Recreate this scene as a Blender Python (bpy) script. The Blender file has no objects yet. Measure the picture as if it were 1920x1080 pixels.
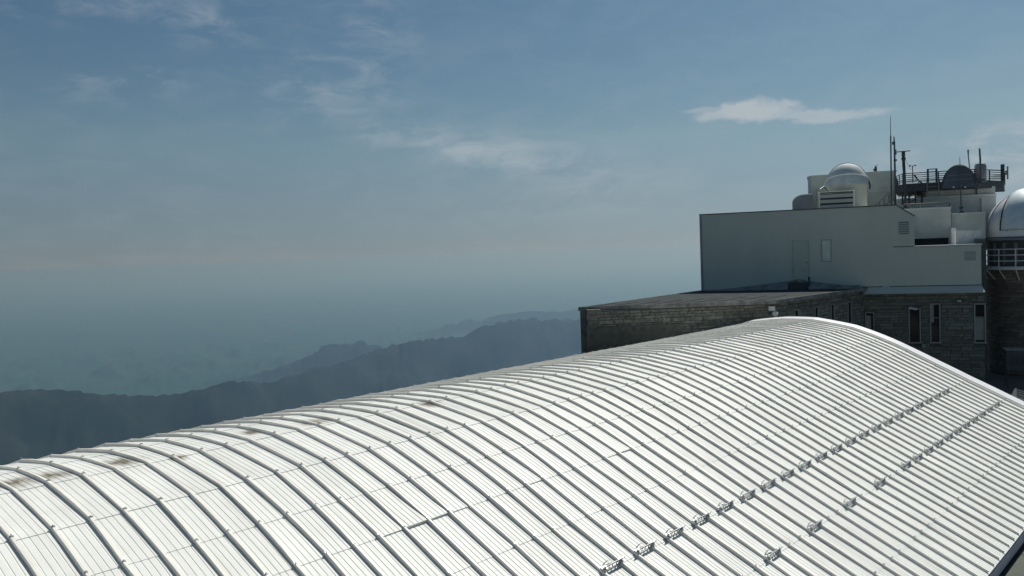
import bpy, math, random
import numpy as np
from mathutils import Vector, Matrix

random.seed(7)
rng = np.random.default_rng(7)
scene = bpy.context.scene
col = scene.collection
R = math.radians

# ---------------------------------------------------------------- camera
# world: X runs along the ridge of the hall roof, Y across it, Z up, metres, camera at the origin
CAM = np.array([[0.67178513, -0.05595822, 0.73862942],
                [-0.73985935, -0.00191254, 0.67275886],
                [-0.03623373, -0.99843128, -0.04268603]])   # columns: right, down, forward
FPX = 1547.0
cam_d = bpy.data.cameras.new('camera')
cam = bpy.data.objects.new('camera', cam_d); col.objects.link(cam)
cam_d.sensor_width = 36.0
cam_d.lens = FPX / 1920 * 36
cam_d.clip_start = 0.1
cam_d.clip_end = 600000
m = Matrix.Identity(4)
for i in range(3):
    m[i][0] = CAM[i, 0]; m[i][1] = -CAM[i, 1]; m[i][2] = -CAM[i, 2]
cam.matrix_world = m
scene.camera = cam

# ---------------------------------------------------------------- light
SUN_AZ, SUN_EL = R(6), R(52)
sun_d = bpy.data.lights.new('sun', 'SUN')
sun_d.energy = 4.4; sun_d.angle = R(0.53); sun_d.color = (1.0, 0.975, 0.905)
sun = bpy.data.objects.new('sun', sun_d); col.objects.link(sun)
sdir = Vector((math.cos(SUN_EL) * math.cos(SUN_AZ), math.cos(SUN_EL) * math.sin(SUN_AZ), math.sin(SUN_EL)))
sun.rotation_euler = sdir.to_track_quat('Z', 'Y').to_euler()
sun.location = (0, 0, 60)

scene.view_settings.view_transform = 'Standard'
scene.view_settings.look = 'None'
scene.view_settings.gamma = 1.0
scene.view_settings.exposure = 0.0
scene.view_settings.use_curve_mapping = False
scene.cycles.volume_bounces = 1
scene.cycles.max_bounces = 8
scene.cycles.use_denoising = True

def ray(px, py):
    """direction of a photograph pixel (1920 x 1080) with horizontal length 1"""
    v = CAM @ np.array([px - 960, py - 540, FPX])
    return v / math.hypot(v[0], v[1])
def azel(px, py):
    d = ray(px, py); return math.atan2(d[1], d[0]), math.atan(d[2])

# ---- world: physical sky with thin cirrus and one small cumulus
world = bpy.data.worlds.new('World'); scene.world = world; world.use_nodes = True
wn, wl = world.node_tree.nodes, world.node_tree.links
wn.clear()
def wmath(op, a, b=None, c=None, clamp=False):
    n = wn.new('ShaderNodeMath'); n.operation = op; n.use_clamp = clamp
    for k, v in enumerate((a, b, c)):
        if v is None: continue
        if isinstance(v, (int, float)): n.inputs[k].default_value = v
        else: wl.new(v, n.inputs[k])
    return n.outputs[0]
sky = wn.new('ShaderNodeTexSky'); sky.sky_type = 'NISHITA'; sky.sun_disc = False
sky.sun_elevation = SUN_EL; sky.sun_rotation = math.pi / 2 - SUN_AZ
sky.altitude = 1200; sky.air_density = 1.0; sky.dust_density = 2.6; sky.ozone_density = 1.3
tc = wn.new('ShaderNodeTexCoord')
sep = wn.new('ShaderNodeSeparateXYZ'); wl.new(tc.outputs['Generated'], sep.inputs[0])
AZ = wmath('ARCTAN2', sep.outputs[1], sep.outputs[0])
EL = wmath('ARCSINE', sep.outputs[2])
def wnoise(scale, detail, rough, sx=1, sy=1, dist=0.0, off=0.0):
    cx = wn.new('ShaderNodeCombineXYZ')
    wl.new(wmath('MULTIPLY', AZ, sx), cx.inputs[0]); wl.new(wmath('MULTIPLY', EL, sy), cx.inputs[1])
    cx.inputs[2].default_value = off
    n = wn.new('ShaderNodeTexNoise'); n.inputs['Scale'].default_value = scale
    n.inputs['Detail'].default_value = detail; n.inputs['Roughness'].default_value = rough
    n.inputs['Distortion'].default_value = dist
    wl.new(cx.outputs[0], n.inputs['Vector']); return n.outputs['Fac']
fine = wnoise(16, 7, 0.62, 1, 2.6, 0.6)
soft = wnoise(5, 4, 0.55, 1, 2.2, 0.5, 3.1)
def blob(px, py, wpx, hpx, tilt=0.0):
    """1 at the centre of a cloud seen at that pixel, falling to 0 at its rim; sizes in photo pixels"""
    a0, e0 = azel(px, py)
    du = wmath('MULTIPLY', wmath('SUBTRACT', a0, AZ), math.cos(e0)); dv = wmath('SUBTRACT', EL, e0)
    c, s = math.cos(tilt), math.sin(tilt)
    u = wmath('ADD', wmath('MULTIPLY', du, c), wmath('MULTIPLY', dv, s))
    v = wmath('SUBTRACT', wmath('MULTIPLY', dv, c), wmath('MULTIPLY', du, s))
    u = wmath('MULTIPLY', u, FPX / wpx); v = wmath('MULTIPLY', v, FPX / hpx)
    d = wmath('SQRT', wmath('ADD', wmath('MULTIPLY', u, u), wmath('MULTIPLY', v, v)))
    return wmath('SUBTRACT', 1.0, d)
def sstep(x, lo, hi):
    n = wn.new('ShaderNodeMapRange'); n.interpolation_type = 'SMOOTHSTEP'
    wl.new(x, n.inputs[0]); n.inputs[1].default_value = lo; n.inputs[2].default_value = hi
    return n.outputs[0]
# cumulus: body and tail
edge = wmath('MULTIPLY', wmath('SUBTRACT', wnoise(34, 6, 0.6, 1, 1.6, 0.4, 1.7), 0.5), 1.5)
cum = None
for b, amp in ((blob(1412, 208, 100, 25), .80), (blob(1440, 214, 95, 16), .68), (blob(1375, 213, 95, 16), .68), (blob(1495, 216, 70, 12), .62), (blob(1560, 220, 100, 12, .02), .62), (blob(1325, 206, 50, 8), .4)):
    k = wmath('MULTIPLY', sstep(wmath('ADD', b, edge), 0.0, 0.6), amp)
    cum = k if cum is None else wmath('MAXIMUM', cum, k)
# cirrus: a thin veil over the whole sky, thicker along a few streaks
streak = None
for b, amp in ((blob(800, 265, 380, 42, -0.20), .32), (blob(590, 150, 170, 60, -.1), .34), (blob(240, 150, 130, 40, .1), .35),
               (blob(400, 45, 120, 50, 0), .30), (blob(690, 60, 90, 150, .5), .28), (blob(1010, 300, 300, 60, -.15), .30),
               (blob(1880, 285, 240, 62, .1), 1.15), (blob(1100, 375, 260, 40, 0), .18), (blob(150, 10, 240, 40, 0), .25)):
    k = wmath('MULTIPLY', sstep(b, -0.2, 1.0), amp)
    streak = k if streak is None else wmath('ADD', streak, k)
cir = wmath('MULTIPLY', wmath('ADD', streak, 0.07), sstep(wmath('ADD', fine, wmath('MULTIPLY', wmath('SUBTRACT', soft, .5), .8)), 0.33, 0.78))
cover = wmath('ADD', wmath('MULTIPLY', cir, 1.0), cum, clamp=True)
# the lowest degrees of a summer sky are one grey haze: read the sky model a little higher there and drain its colour
cz = wn.new('ShaderNodeCombineXYZ'); wl.new(sep.outputs[0], cz.inputs[0]); wl.new(sep.outputs[1], cz.inputs[1])
wl.new(wmath('MAXIMUM', sep.outputs[2], 0.13), cz.inputs[2])
nv = wn.new('ShaderNodeVectorMath'); nv.operation = 'NORMALIZE'; wl.new(cz.outputs[0], nv.inputs[0]); wl.new(nv.outputs[0], sky.inputs['Vector'])
low = wmath('EXPONENT', wmath('MULTIPLY', wmath('MAXIMUM', EL, 0.0), -7.5))
tint = wn.new('ShaderNodeMix'); tint.data_type = 'RGBA'; tint.blend_type = 'MULTIPLY'; tint.inputs[0].default_value = 1.0
wl.new(sky.outputs[0], tint.inputs[6]); tint.inputs[7].default_value = (0.73, 1.02, 1.06, 1)
hsv = wn.new('ShaderNodeHueSaturation')
bw = wn.new('ShaderNodeRGBToBW'); wl.new(tint.outputs[2], bw.inputs[0])
milk = wn.new('ShaderNodeMix'); milk.data_type = 'RGBA'; milk.blend_type = 'MULTIPLY'; milk.inputs[0].default_value = 1.0
wl.new(bw.outputs[0], milk.inputs[6]); milk.inputs[7].default_value = (0.87, 1.02, 1.07, 1)
hazy = wn.new('ShaderNodeMix'); hazy.data_type = 'RGBA'; wl.new(wmath('MULTIPLY', low, 0.95), hazy.inputs[0])
wl.new(tint.outputs[2], hazy.inputs[6]); wl.new(milk.outputs[2], hazy.inputs[7]); wl.new(hazy.outputs[2], hsv.inputs['Color'])
wl.new(wmath('ADD', 1.0, wmath('MULTIPLY', low, 0.08)), hsv.inputs['Value'])
mixc = wn.new('ShaderNodeMix'); mixc.data_type = 'RGBA'
wl.new(cover, mixc.inputs[0]); wl.new(hsv.outputs[0], mixc.inputs[6])
mixc.inputs[7].default_value = (9.0, 9.9, 10.6, 1)
bg = wn.new('ShaderNodeBackground'); bg.inputs['Strength'].default_value = 0.05
wl.new(mixc.outputs[2], bg.inputs['Color'])
wo = wn.new('ShaderNodeOutputWorld'); wl.new(bg.outputs[0], wo.inputs['Surface'])

# ---------------------------------------------------------------- materials
def mat(name, color, rough=0.6, metal=0.0, var=0.15, scale=3.0, bump=0.0, bscale=40.0, spec=0.5, rnd=0.0, island=0.0, color2=None, stretch=None, thr=(0.35, 0.65)):
    M = bpy.data.materials.new(name); M.use_nodes = True
    n, l = M.node_tree.nodes, M.node_tree.links
    p = n['Principled BSDF']
    p.inputs['Roughness'].default_value = rough; p.inputs['Metallic'].default_value = metal
    p.inputs['Specular IOR Level'].default_value = spec
    t = n.new('ShaderNodeTexCoord')
    vec = t.outputs['Object']
    if stretch:
        mp = n.new('ShaderNodeMapping'); mp.inputs['Scale'].default_value = stretch
        l.new(vec, mp.inputs[0]); vec = mp.outputs[0]
    nz = n.new('ShaderNodeTexNoise'); nz.inputs['Scale'].default_value = scale; nz.inputs['Detail'].default_value = 6; nz.inputs['Roughness'].default_value = .6
    l.new(vec, nz.inputs['Vector'])
    mr = n.new('ShaderNodeMapRange'); mr.inputs[1].default_value = thr[0]; mr.inputs[2].default_value = thr[1]
    l.new(nz.outputs['Fac'], mr.inputs[0])
    mx = n.new('ShaderNodeMix'); mx.data_type = 'RGBA'
    c1 = tuple(c * (1 - var) for c in color); c2 = tuple(min(1, c * (1 + var)) for c in color) if color2 is None else color2
    if color2 is not None: c1 = color
    mx.inputs[6].default_value = (*c1, 1); mx.inputs[7].default_value = (*c2, 1)
    l.new(mr.outputs[0], mx.inputs[0])
    out = mx.outputs[2]
    if rnd or island:
        hv = n.new('ShaderNodeHueSaturation')
        l.new(out, hv.inputs['Color'])
        oi = n.new('ShaderNodeObjectInfo'); ge = n.new('ShaderNodeNewGeometry')
        a = n.new('ShaderNodeMath'); a.operation = 'ADD'
        l.new(oi.outputs['Random'], a.inputs[0])
        if island: l.new(ge.outputs['Random Per Island'], a.inputs[1])
        else: a.inputs[1].default_value = 0
        f = n.new('ShaderNodeMath'); f.operation = 'FRACT'; l.new(a.outputs[0], f.inputs[0])
        r2 = n.new('ShaderNodeMapRange'); k = max(rnd, island)
        r2.inputs[3].default_value = 1 - k; r2.inputs[4].default_value = 1 + k
        l.new(f.outputs[0], r2.inputs[0]); l.new(r2.outputs[0], hv.inputs['Value'])
        out = hv.outputs[0]
    l.new(out, p.inputs['Base Color'])
    if bump:
        bn = n.new('ShaderNodeTexNoise'); bn.inputs['Scale'].default_value = bscale; bn.inputs['Detail'].default_value = 5
        l.new(t.outputs['Object'], bn.inputs['Vector'])
        b = n.new('ShaderNodeBump'); b.inputs['Strength'].default_value = bump; b.inputs['Distance'].default_value = .02
        l.new(bn.outputs['Fac'], b.inputs['Height']); l.new(b.outputs[0], p.inputs['Normal'])
    return M

def roof_material():
    """white coated sheet with light grime, faint per-sheet tone and a few rust stains along the crown"""
    M = mat('white_roof_sheet', (0.765, 0.765, 0.72), rough=0.6, var=0.05, scale=1.2, rnd=0.05, bump=0.10, bscale=3.5)
    n, l = M.node_tree.nodes, M.node_tree.links
    p = n['Principled BSDF']; base = p.inputs['Base Color'].links[0].from_socket
    ge = n.new('ShaderNodeNewGeometry')
    nz = n.new('ShaderNodeTexNoise'); nz.inputs['Scale'].default_value = 3.5; nz.inputs['Detail'].default_value = 6
    mp = n.new('ShaderNodeMapping'); mp.inputs['Scale'].default_value = (2.6, .8, 1)
    l.new(ge.outputs['Position'], mp.inputs[0]); l.new(mp.outputs[0], nz.inputs['Vector'])
    tot = None
    for (x, y, z, rad) in RUST:
        d = n.new('ShaderNodeVectorMath'); d.operation = 'DISTANCE'; l.new(ge.outputs['Position'], d.inputs[0]); d.inputs[1].default_value = (x, y, z)
        q = n.new('ShaderNodeMapRange'); q.inputs[1].default_value = rad; q.inputs[2].default_value = 0; l.new(d.outputs['Value'], q.inputs[0])
        if tot is None: tot = q.outputs[0]
        else:
            a = n.new('ShaderNodeMath'); a.operation = 'MAXIMUM'; l.new(tot, a.inputs[0]); l.new(q.outputs[0], a.inputs[1]); tot = a.outputs[0]
    s = n.new('ShaderNodeMath'); s.operation = 'MULTIPLY'; l.new(tot, s.inputs[0]); l.new(nz.outputs['Fac'], s.inputs[1])
    ss = n.new('ShaderNodeMapRange'); ss.inputs[1].default_value = .12; ss.inputs[2].default_value = .46; ss.inputs[4].default_value = .92; l.new(s.outputs[0], ss.inputs[0])
    mx = n.new('ShaderNodeMix'); mx.data_type = 'RGBA'; l.new(ss.outputs[0], mx.inputs[0]); l.new(base, mx.inputs[6]); mx.inputs[7].default_value = (.13, .095, .045, 1)
    # long run-off streaks
    st = n.new('ShaderNodeTexNoise'); st.inputs['Scale'].default_value = 1.0; st.inputs['Detail'].default_value = 5
    mp2 = n.new('ShaderNodeMapping'); mp2.inputs['Scale'].default_value = (7, .35, .35); l.new(ge.outputs['Position'], mp2.inputs[0]); l.new(mp2.outputs[0], st.inputs['Vector'])
    sr = n.new('ShaderNodeMapRange'); sr.inputs[1].default_value = .52; sr.inputs[2].default_value = .8; sr.inputs[4].default_value = .45; l.new(st.outputs['Fac'], sr.inputs[0])
    m2 = n.new('ShaderNodeMix'); m2.data_type = 'RGBA'; l.new(sr.outputs[0], m2.inputs[0]); l.new(mx.outputs[2], m2.inputs[6]); m2.inputs[7].default_value = (.42, .41, .37, 1)
    l.new(m2.outputs[2], p.inputs['Base Color'])
    return M

# ---------------------------------------------------------------- mesh helpers
class MB:
    def __init__(s): s.v = []; s.f = []; s.sm = []
    def add(s, vs, fs, smooth=False):
        o = len(s.v); s.v += [tuple(map(float, p)) for p in vs]
        s.f += [tuple(i + o for i in f) for f in fs]; s.sm += [smooth] * len(fs)
    def hexa(s, b, t):
        s.add(list(b) + list(t), [(3, 2, 1, 0), (4, 5, 6, 7), (0, 1, 5, 4), (1, 2, 6, 5), (2, 3, 7, 6), (3, 0, 4, 7)])
    def box(s, x0, x1, y0, y1, z0, z1, fr=None):
        c = [(x0, y0), (x1, y0), (x1, y1), (x0, y1)]
        w = (lambda x, y, z: (x, y, z)) if fr is None else fr
        s.hexa([w(x, y, z0) for x, y in c], [w(x, y, z1) for x, y in c])
    def prism(s, pts, ext, cap=True):
        """pts: list of 3D points (planar, counter-clockwise seen against ext), ext: 3D vector"""
        n = len(pts); e = np.array(ext, float); a = [np.array(p, float) for p in pts]; b = [p + e for p in a]
        fs = [(i, (i + 1) % n, n + (i + 1) % n, n + i) for i in range(n)]
        if cap: fs += [tuple(range(n - 1, -1, -1)), tuple(range(n, 2 * n))]
        s.add(a + b, fs)
    def tube(s, pts, r, n=6, caps=True):
        pts = [np.array(p, float) for p in pts]; m = len(pts); rs = r if hasattr(r, '__len__') else [r] * m
        vs = []; up0 = None
        for i, p in enumerate(pts):
            d = pts[min(i + 1, m - 1)] - pts[max(i - 1, 0)]; d /= np.linalg.norm(d)
            up = np.array([0, 0, 1.0]) if abs(d[2]) < .95 else np.array([1.0, 0, 0])
            a = np.cross(d, up); a /= np.linalg.norm(a); b = np.cross(a, d)
            if up0 is not None and abs(d[2]) >= .95 and a @ up0 < 0: a, b = -a, -b
            up0 = a
            for k in range(n):
                t = 2 * math.pi * k / n; vs.append(p + rs[i] * (a * math.cos(t) + b * math.sin(t)))
        fs = [(i * n + k, i * n + (k + 1) % n, (i + 1) * n + (k + 1) % n, (i + 1) * n + k) for i in range(m - 1) for k in range(n)]
        s.add(vs, fs, True)
        if caps: s.add(vs[:n], [tuple(range(n - 1, -1, -1))]); s.add(vs[-n:], [tuple(range(n))])
    def lathe(s, c, prof, n=40, a0=0.0, a1=2 * math.pi, smooth=True, xd=(1, 0), yd=(0, 1)):
        full = abs(a1 - a0 - 2 * math.pi) < 1e-6; k = n if full else n + 1; vs = []
        for r, z in prof:
            for i in range(k):
                t = a0 + (a1 - a0) * i / n; x, y = r * math.cos(t), r * math.sin(t)
                vs.append((c[0] + x * xd[0] + y * yd[0], c[1] + x * xd[1] + y * yd[1], c[2] + z))
        fs = []
        for j in range(len(prof) - 1):
            for i in range(n):
                i2 = (i + 1) % k; fs.append((j * k + i, j * k + i2, (j + 1) * k + i2, (j + 1) * k + i))
        s.add(vs, fs, smooth)
    def build(s, name, material, parent=None, base=None):
        if base is None: base = tuple(parent.location) if parent is not None and parent.parent is None else (0, 0, 0)
        me = bpy.data.meshes.new(name)
        bv = np.array(s.v) - np.array(WORLD_BASE.get(parent.name, (0, 0, 0)) if parent is not None else base)
        me.from_pydata(bv.tolist(), [], s.f); me.validate()
        for p, q in zip(me.polygons, s.sm): p.use_smooth = q
        me.materials.append(material)
        o = bpy.data.objects.new(name, me); col.objects.link(o)
        if parent is not None:
            o.parent = parent; WORLD_BASE[o.name] = WORLD_BASE.get(parent.name, (0, 0, 0))
        else:
            o.location = base; WORLD_BASE[o.name] = tuple(base)
        return o
WORLD_BASE = {}
def thing(name, base, label, cat, group=None):
    e = bpy.data.objects.new(name, None); col.objects.link(e); e.location = base; e.empty_display_size = .3
    WORLD_BASE[e.name] = tuple(base); tag(e, label, cat, group); return e
def tag(o, label, cat, group=None):
    o['label'] = label; o['category'] = cat
    if group: o['group'] = group
    return o
def structure(o): o['kind'] = 'structure'; return o

# frame of the buildings behind: a = right along the metal facade, b = away from the camera, z = up
UF = np.array([0.9287, 0.3708]); UR = np.array([0.3708, -0.9287])
def U(a, b, z): return (a * UR[0] + b * UF[0], a * UR[1] + b * UF[1], z)
def UP(px, py, b):
    d = ray(px, py); k = b / (d[0] * UF[0] + d[1] * UF[1])
    return k * (d[0] * UR[0] + d[1] * UR[1]), k * d[2]
def UW(px, py, b): a, z = UP(px, py, b); return U(a, b, z)

# =================================================================== SETTING: terrain
def vnoise(x, y, seed):
    r = np.random.default_rng(seed); T = r.random((256, 256))
    xi = np.floor(x).astype(int); yi = np.floor(y).astype(int); fx = x - xi; fy = y - yi
    fx = fx * fx * (3 - 2 * fx); fy = fy * fy * (3 - 2 * fy)
    g = lambda i, j: T[i % 256, j % 256]
    return (g(xi, yi) * (1 - fx) + g(xi + 1, yi) * fx) * (1 - fy) + (g(xi, yi + 1) * (1 - fx) + g(xi + 1, yi + 1) * fx) * fy - .5
def fbm(x, y, seed, oct=5, lac=2.03, gain=.5):
    s = 0; a = 1
    for o in range(oct): s = s + a * vnoise(x, y, seed + o); x = x * lac + 17.3; y = y * lac + 5.1; a *= gain
    return s
def terrain():
    az = np.unique(np.round(np.concatenate([np.arange(-180, 180, 1.5), np.arange(8, 80, .11)]), 3)); az = np.radians(az)
    rr = np.concatenate([[2, 8], np.geomspace(12, 3000, 70), np.geomspace(3150, 40000, 170), np.geomspace(42000, 190000, 22)])
    A, Rr = np.meshgrid(az, rr, indexing='ij'); X = Rr * np.cos(A); Y = Rr * np.sin(A)
    def bd(x0, x1, y0, y1): return np.hypot(np.maximum(np.maximum(x0 - X, X - x1), 0), np.maximum(np.maximum(y0 - Y, Y - y1), 0))
    D = np.minimum(bd(-16, 66, -22, 20.5), bd(28, 66, 0, 27))
    near = np.interp(D, [0, 1.5, 60, 1300, 3000, 5000, 8000], [-9.0, -9.3, -62, -1000, -1850, -2150, -2380])
    # the summit the buildings stand on goes on behind them
    z = near + fbm(X / 500, Y / 500, 31) * np.clip((D - 60) / 5, 0, 240)
    plain = -2350 + fbm(X / 9000, Y / 9000, 11, 4) * 160
    z = np.maximum(z, plain)
    def ridge(pts, rk, kf, kb, seed, amp):
        a_ = []; s_ = []
        for px, py in pts: a, e = azel(px, py); a_.append(a); s_.append(math.tan(e))
        a_ = np.array(a_[::-1]); s_ = np.array(s_[::-1])
        rcf = lambda B: np.interp(B, np.radians(rk[0]), rk[1]) * (1 + .10 * fbm(B * 9, B * 0 + 1, seed))
        ww = np.clip(np.abs(Rr - rcf(A)) / 1600, 0, 1)
        B = A + fbm(X / 2600, Y / 2600, seed + 3) * .16 * ww
        rc = rcf(B)
        crest = np.interp(B, a_, s_) * rc
        d = Rr - rc
        crest = crest + fbm(A * 60, A * 0 + .3, seed + 7, 5, 2.1, .55) * rc * amp * np.exp(-np.abs(d) / 350)
        crest = crest + (np.interp(A, np.linspace(-np.pi, np.pi, 90), np.interp(np.linspace(-np.pi, np.pi, 90), a_, s_)) * rc - crest) * (1 - np.exp(-np.abs(d) / 900))
        nz = fbm(X / 1700, Y / 1700, seed + 20, 6, 2.05, .52) * 520
        w = np.clip(np.abs(d) / 1400, 0, 1)
        return crest - np.where(d < 0, -d * kf, d * kb) + nz * w - np.abs(fbm(X / 900, Y / 900, seed + 40)) * 420 * w
    far = lambda p, n: p + n
    rA = [(-700, 700), (-300, 720), (0, 733), (80, 727), (150, 733), (200, 737), (275, 741), (340, 737), (400, 722), (440, 713), (500, 717), (560, 706), (610, 690), (660, 672),
          (700, 655), (735, 643), (770, 637), (830, 632), (870, 629), (900, 612), (930, 603), (985, 596), (1040, 597), (1100, 596), (1200, 610), (1500, 640), (2000, 640), (2400, 690)]
    z = np.maximum(z, ridge(rA, ([10, 38, 48, 60, 75, 95], [15000, 14000, 12500, 9500, 7800, 7000]), .30, .34, 51, .0020))
    rB = [(-400, 760), (300, 735), (480, 700), (560, 675), (610, 656), (650, 643), (682, 637), (705, 645), (740, 655), (900, 640), (1200, 640), (1600, 640)]
    z = np.maximum(z, ridge(rB, ([10, 45, 75], [20000, 17500, 16000]), .30, .30, 61, .002))
    rC = [(-300, 740), (400, 700), (700, 650), (800, 618), (880, 598), (950, 587), (1000, 583), (1050, 584), (1100, 580), (1250, 575), (1600, 600), (2200, 640)]
    z = np.maximum(z, ridge(rC, ([10, 45, 75], [25000, 24000, 24000]), .30, .25, 71, .0018))
    n, k = A.shape
    vs = np.stack([X, Y, z], -1).reshape(-1, 3)
    i, j = np.meshgrid(np.arange(n), np.arange(k - 1), indexing='ij'); i2 = (i + 1) % n
    q = np.stack([i * k + j, i * k + j + 1, i2 * k + j + 1, i2 * k + j], -1).reshape(-1, 4)
    me = bpy.data.meshes.new('terrain'); me.vertices.add(len(vs)); me.vertices.foreach_set('co', vs.ravel())
    me.loops.add(q.size); me.polygons.add(len(q)); me.loops.foreach_set('vertex_index', q.ravel())
    me.polygons.foreach_set('loop_start', np.arange(0, q.size, 4)); me.polygons.foreach_set('loop_total', np.full(len(q), 4))
    me.polygons.foreach_set('use_smooth', np.ones(len(q), bool))
    me.update(); me.validate()
    o = bpy.data.objects.new('terrain', me); col.objects.link(o); structure(o)
    M = mat('mountain_land', (.010, .019, .020), rough=.95, scale=.0022, color2=(.028, .036, .035), spec=.05, thr=(.42, .68)); me.materials.append(M)
    # green valley floor below the mountains, fields and woods
    n, l = M.node_tree.nodes, M.node_tree.links; p = n['Principled BSDF']; base = p.inputs['Base Color'].links[0].from_socket
    ge = n.new('ShaderNodeNewGeometry'); sx = n.new('ShaderNodeSeparateXYZ'); l.new(ge.outputs['Position'], sx.inputs[0])
    mr = n.new('ShaderNodeMapRange'); mr.inputs[1].default_value = -2050; mr.inputs[2].default_value = -2260; l.new(sx.outputs[2], mr.inputs[0])
    nz = n.new('ShaderNodeTexNoise'); nz.inputs['Scale'].default_value = .0007; nz.inputs['Detail'].default_value = 7; l.new(ge.outputs['Position'], nz.inputs['Vector'])
    rm = n.new('ShaderNodeMapRange'); rm.inputs[1].default_value = .4; rm.inputs[2].default_value = .62; l.new(nz.outputs['Fac'], rm.inputs[0])
    fl = n.new('ShaderNodeMix'); fl.data_type = 'RGBA'; l.new(rm.outputs[0], fl.inputs[0]); fl.inputs[6].default_value = (.024, .058, .050, 1); fl.inputs[7].default_value = (.034, .066, .056, 1)
    mx = n.new('ShaderNodeMix'); mx.data_type = 'RGBA'; l.new(mr.outputs[0], mx.inputs[0]); l.new(base, mx.inputs[6]); l.new(fl.outputs[2], mx.inputs[7])
    l.new(mx.outputs[2], p.inputs['Base Color'])
    return o
terrain()

# terrace that carries the buildings, in cast slabs
M_CONC = mat('terrace_concrete', (.078, .09, .07), rough=.9, var=.3, scale=.8, bump=.3, bscale=14, rnd=.08)
ZT = -7.65
tb = MB(); tb.box(-16, 66, -22, 20.5, ZT - 2.4, ZT - .10); tb.box(28, 65.9, 20.5, 27, ZT - 2.4, ZT - .102)
terrace = tb.build('terrace', mat('terrace_base', (.11, .11, .10), .9)); structure(terrace)
for i in range(12):
    for j in range(4):
        s = MB(); x0 = -14 + i * 5.2; y0 = -15.30 + j * 4.9
        s.box(x0 + .02, x0 + 5.18, y0 + .02, y0 + 4.88, ZT - .12, ZT + random.uniform(-.004, .004))
        s.build('slab', M_CONC, terrace)

# =================================================================== the vaulted hall and its white ribbed roof
S = 0.5                                              # rib spacing in metres
XR0 = 9.95 * S
KINK = [(38.6, -8.75), (36.4, -7.78), (33.7, -7.04), (30.65, -6.68), (28.0, -6.68), (24.8, -7.20), (22.55, -7.96), (20.6, -8.80), (18.5, -9.80),
        (16.36, -10.82), (13.88, -11.98), (11.3, -13.17), (8.64, -14.40)]
KINK = np.array(KINK) * S
VERGE_X = 34.12
RUST = []
# rust spots along the crown: photo pixels traced onto the roof surface
def on_roof(px, py):
    d = ray(px, py); best = None
    for (y0, z0), (y1, z1) in zip(KINK[:-1], KINK[1:]):
        for t in np.linspace(0, 1, 60):
            y = y0 + (y1 - y0) * t; z = z0 + (z1 - z0) * t; e = abs(z / y - d[2] / d[1])
            if y < 33.7 * S and (best is None or e < best[0]): best = (e, y, z)
    k = best[1] / d[1]; return (d[0] * k, best[1], best[2])
for px, py, rad in ((20, 908, .62), (98, 892, .50), (228, 866, .60), (590, 792, .62), (470, 812, .42), (335, 857, .30), (805, 757, .5)):
    RUST.append((*on_roof(px, py), rad))
M_ROOF = roof_material()
M_RIB = mat('white_rib_cap', (.80, .77, .70), rough=.5, var=.06, scale=2.0, rnd=.05)
M_TRIM = mat('white_verge_flashing', (.74, .73, .74), rough=.4, var=.04, scale=2)
M_GALV = mat('galvanised_steel', (.42, .43, .43), rough=.38, metal=.75, var=.2, scale=9)
M_RENDER = mat('grey_render', (.22, .22, .21), rough=.9, var=.15, scale=1.5, bump=.2)
M_GUT = mat('grey_gutter', (.60, .56, .62), rough=.55, var=.15, scale=2)

hall = thing('vaulted_hall', (15, 12, ZT), 'long hall under a white ribbed vaulted metal roof with snow guards', 'hall')
def slope_frame(k):
    a, b = KINK[k], KINK[k + 1]; t = (b - a) / np.linalg.norm(b - a); return t, np.array([-t[1], t[0]])   # along, normal (y,z)
def nrm(y0z0, y1z1):
    t = np.array(y1z1) - np.array(y0z0); t /= np.linalg.norm(t); n = np.array([t[1], -t[0]])
    return n if n[1] > 0 else -n
def profile(jz):
    """fine profile: every sheet is nearly flat between two laps, slightly bowed"""
    segs = []
    for k in range(len(KINK) - 1):
        a, b = KINK[k] + (0, jz[k]), KINK[k + 1] + (0, jz[k + 1])
        n = nrm(a, b); bow = .012 if k < 7 else .004
        L = [a + (b - a) * t + n * bow * 4 * t * (1 - t) for t in (0, .33, .67, 1)]
        segs.append((L, n))
    return segs
NR0, NR1 = -18, 58
gaps = {}
for px, py, g in ((715, 991, .012), (762, 977, .042), (805, 963, .032), (845, 950, .012), (1000, 900, .010), (1167, 842, .026), (1140, 852, .012), (480, 1070, .015)):
    gaps[int(math.floor((on_roof(px, py)[0] - XR0) / S))] = g
jit = {i: rng.normal(0, .006, len(KINK)) for i in range(NR0, NR1 + 2)}
grooves = [.1, .2, .3, .4]
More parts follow.
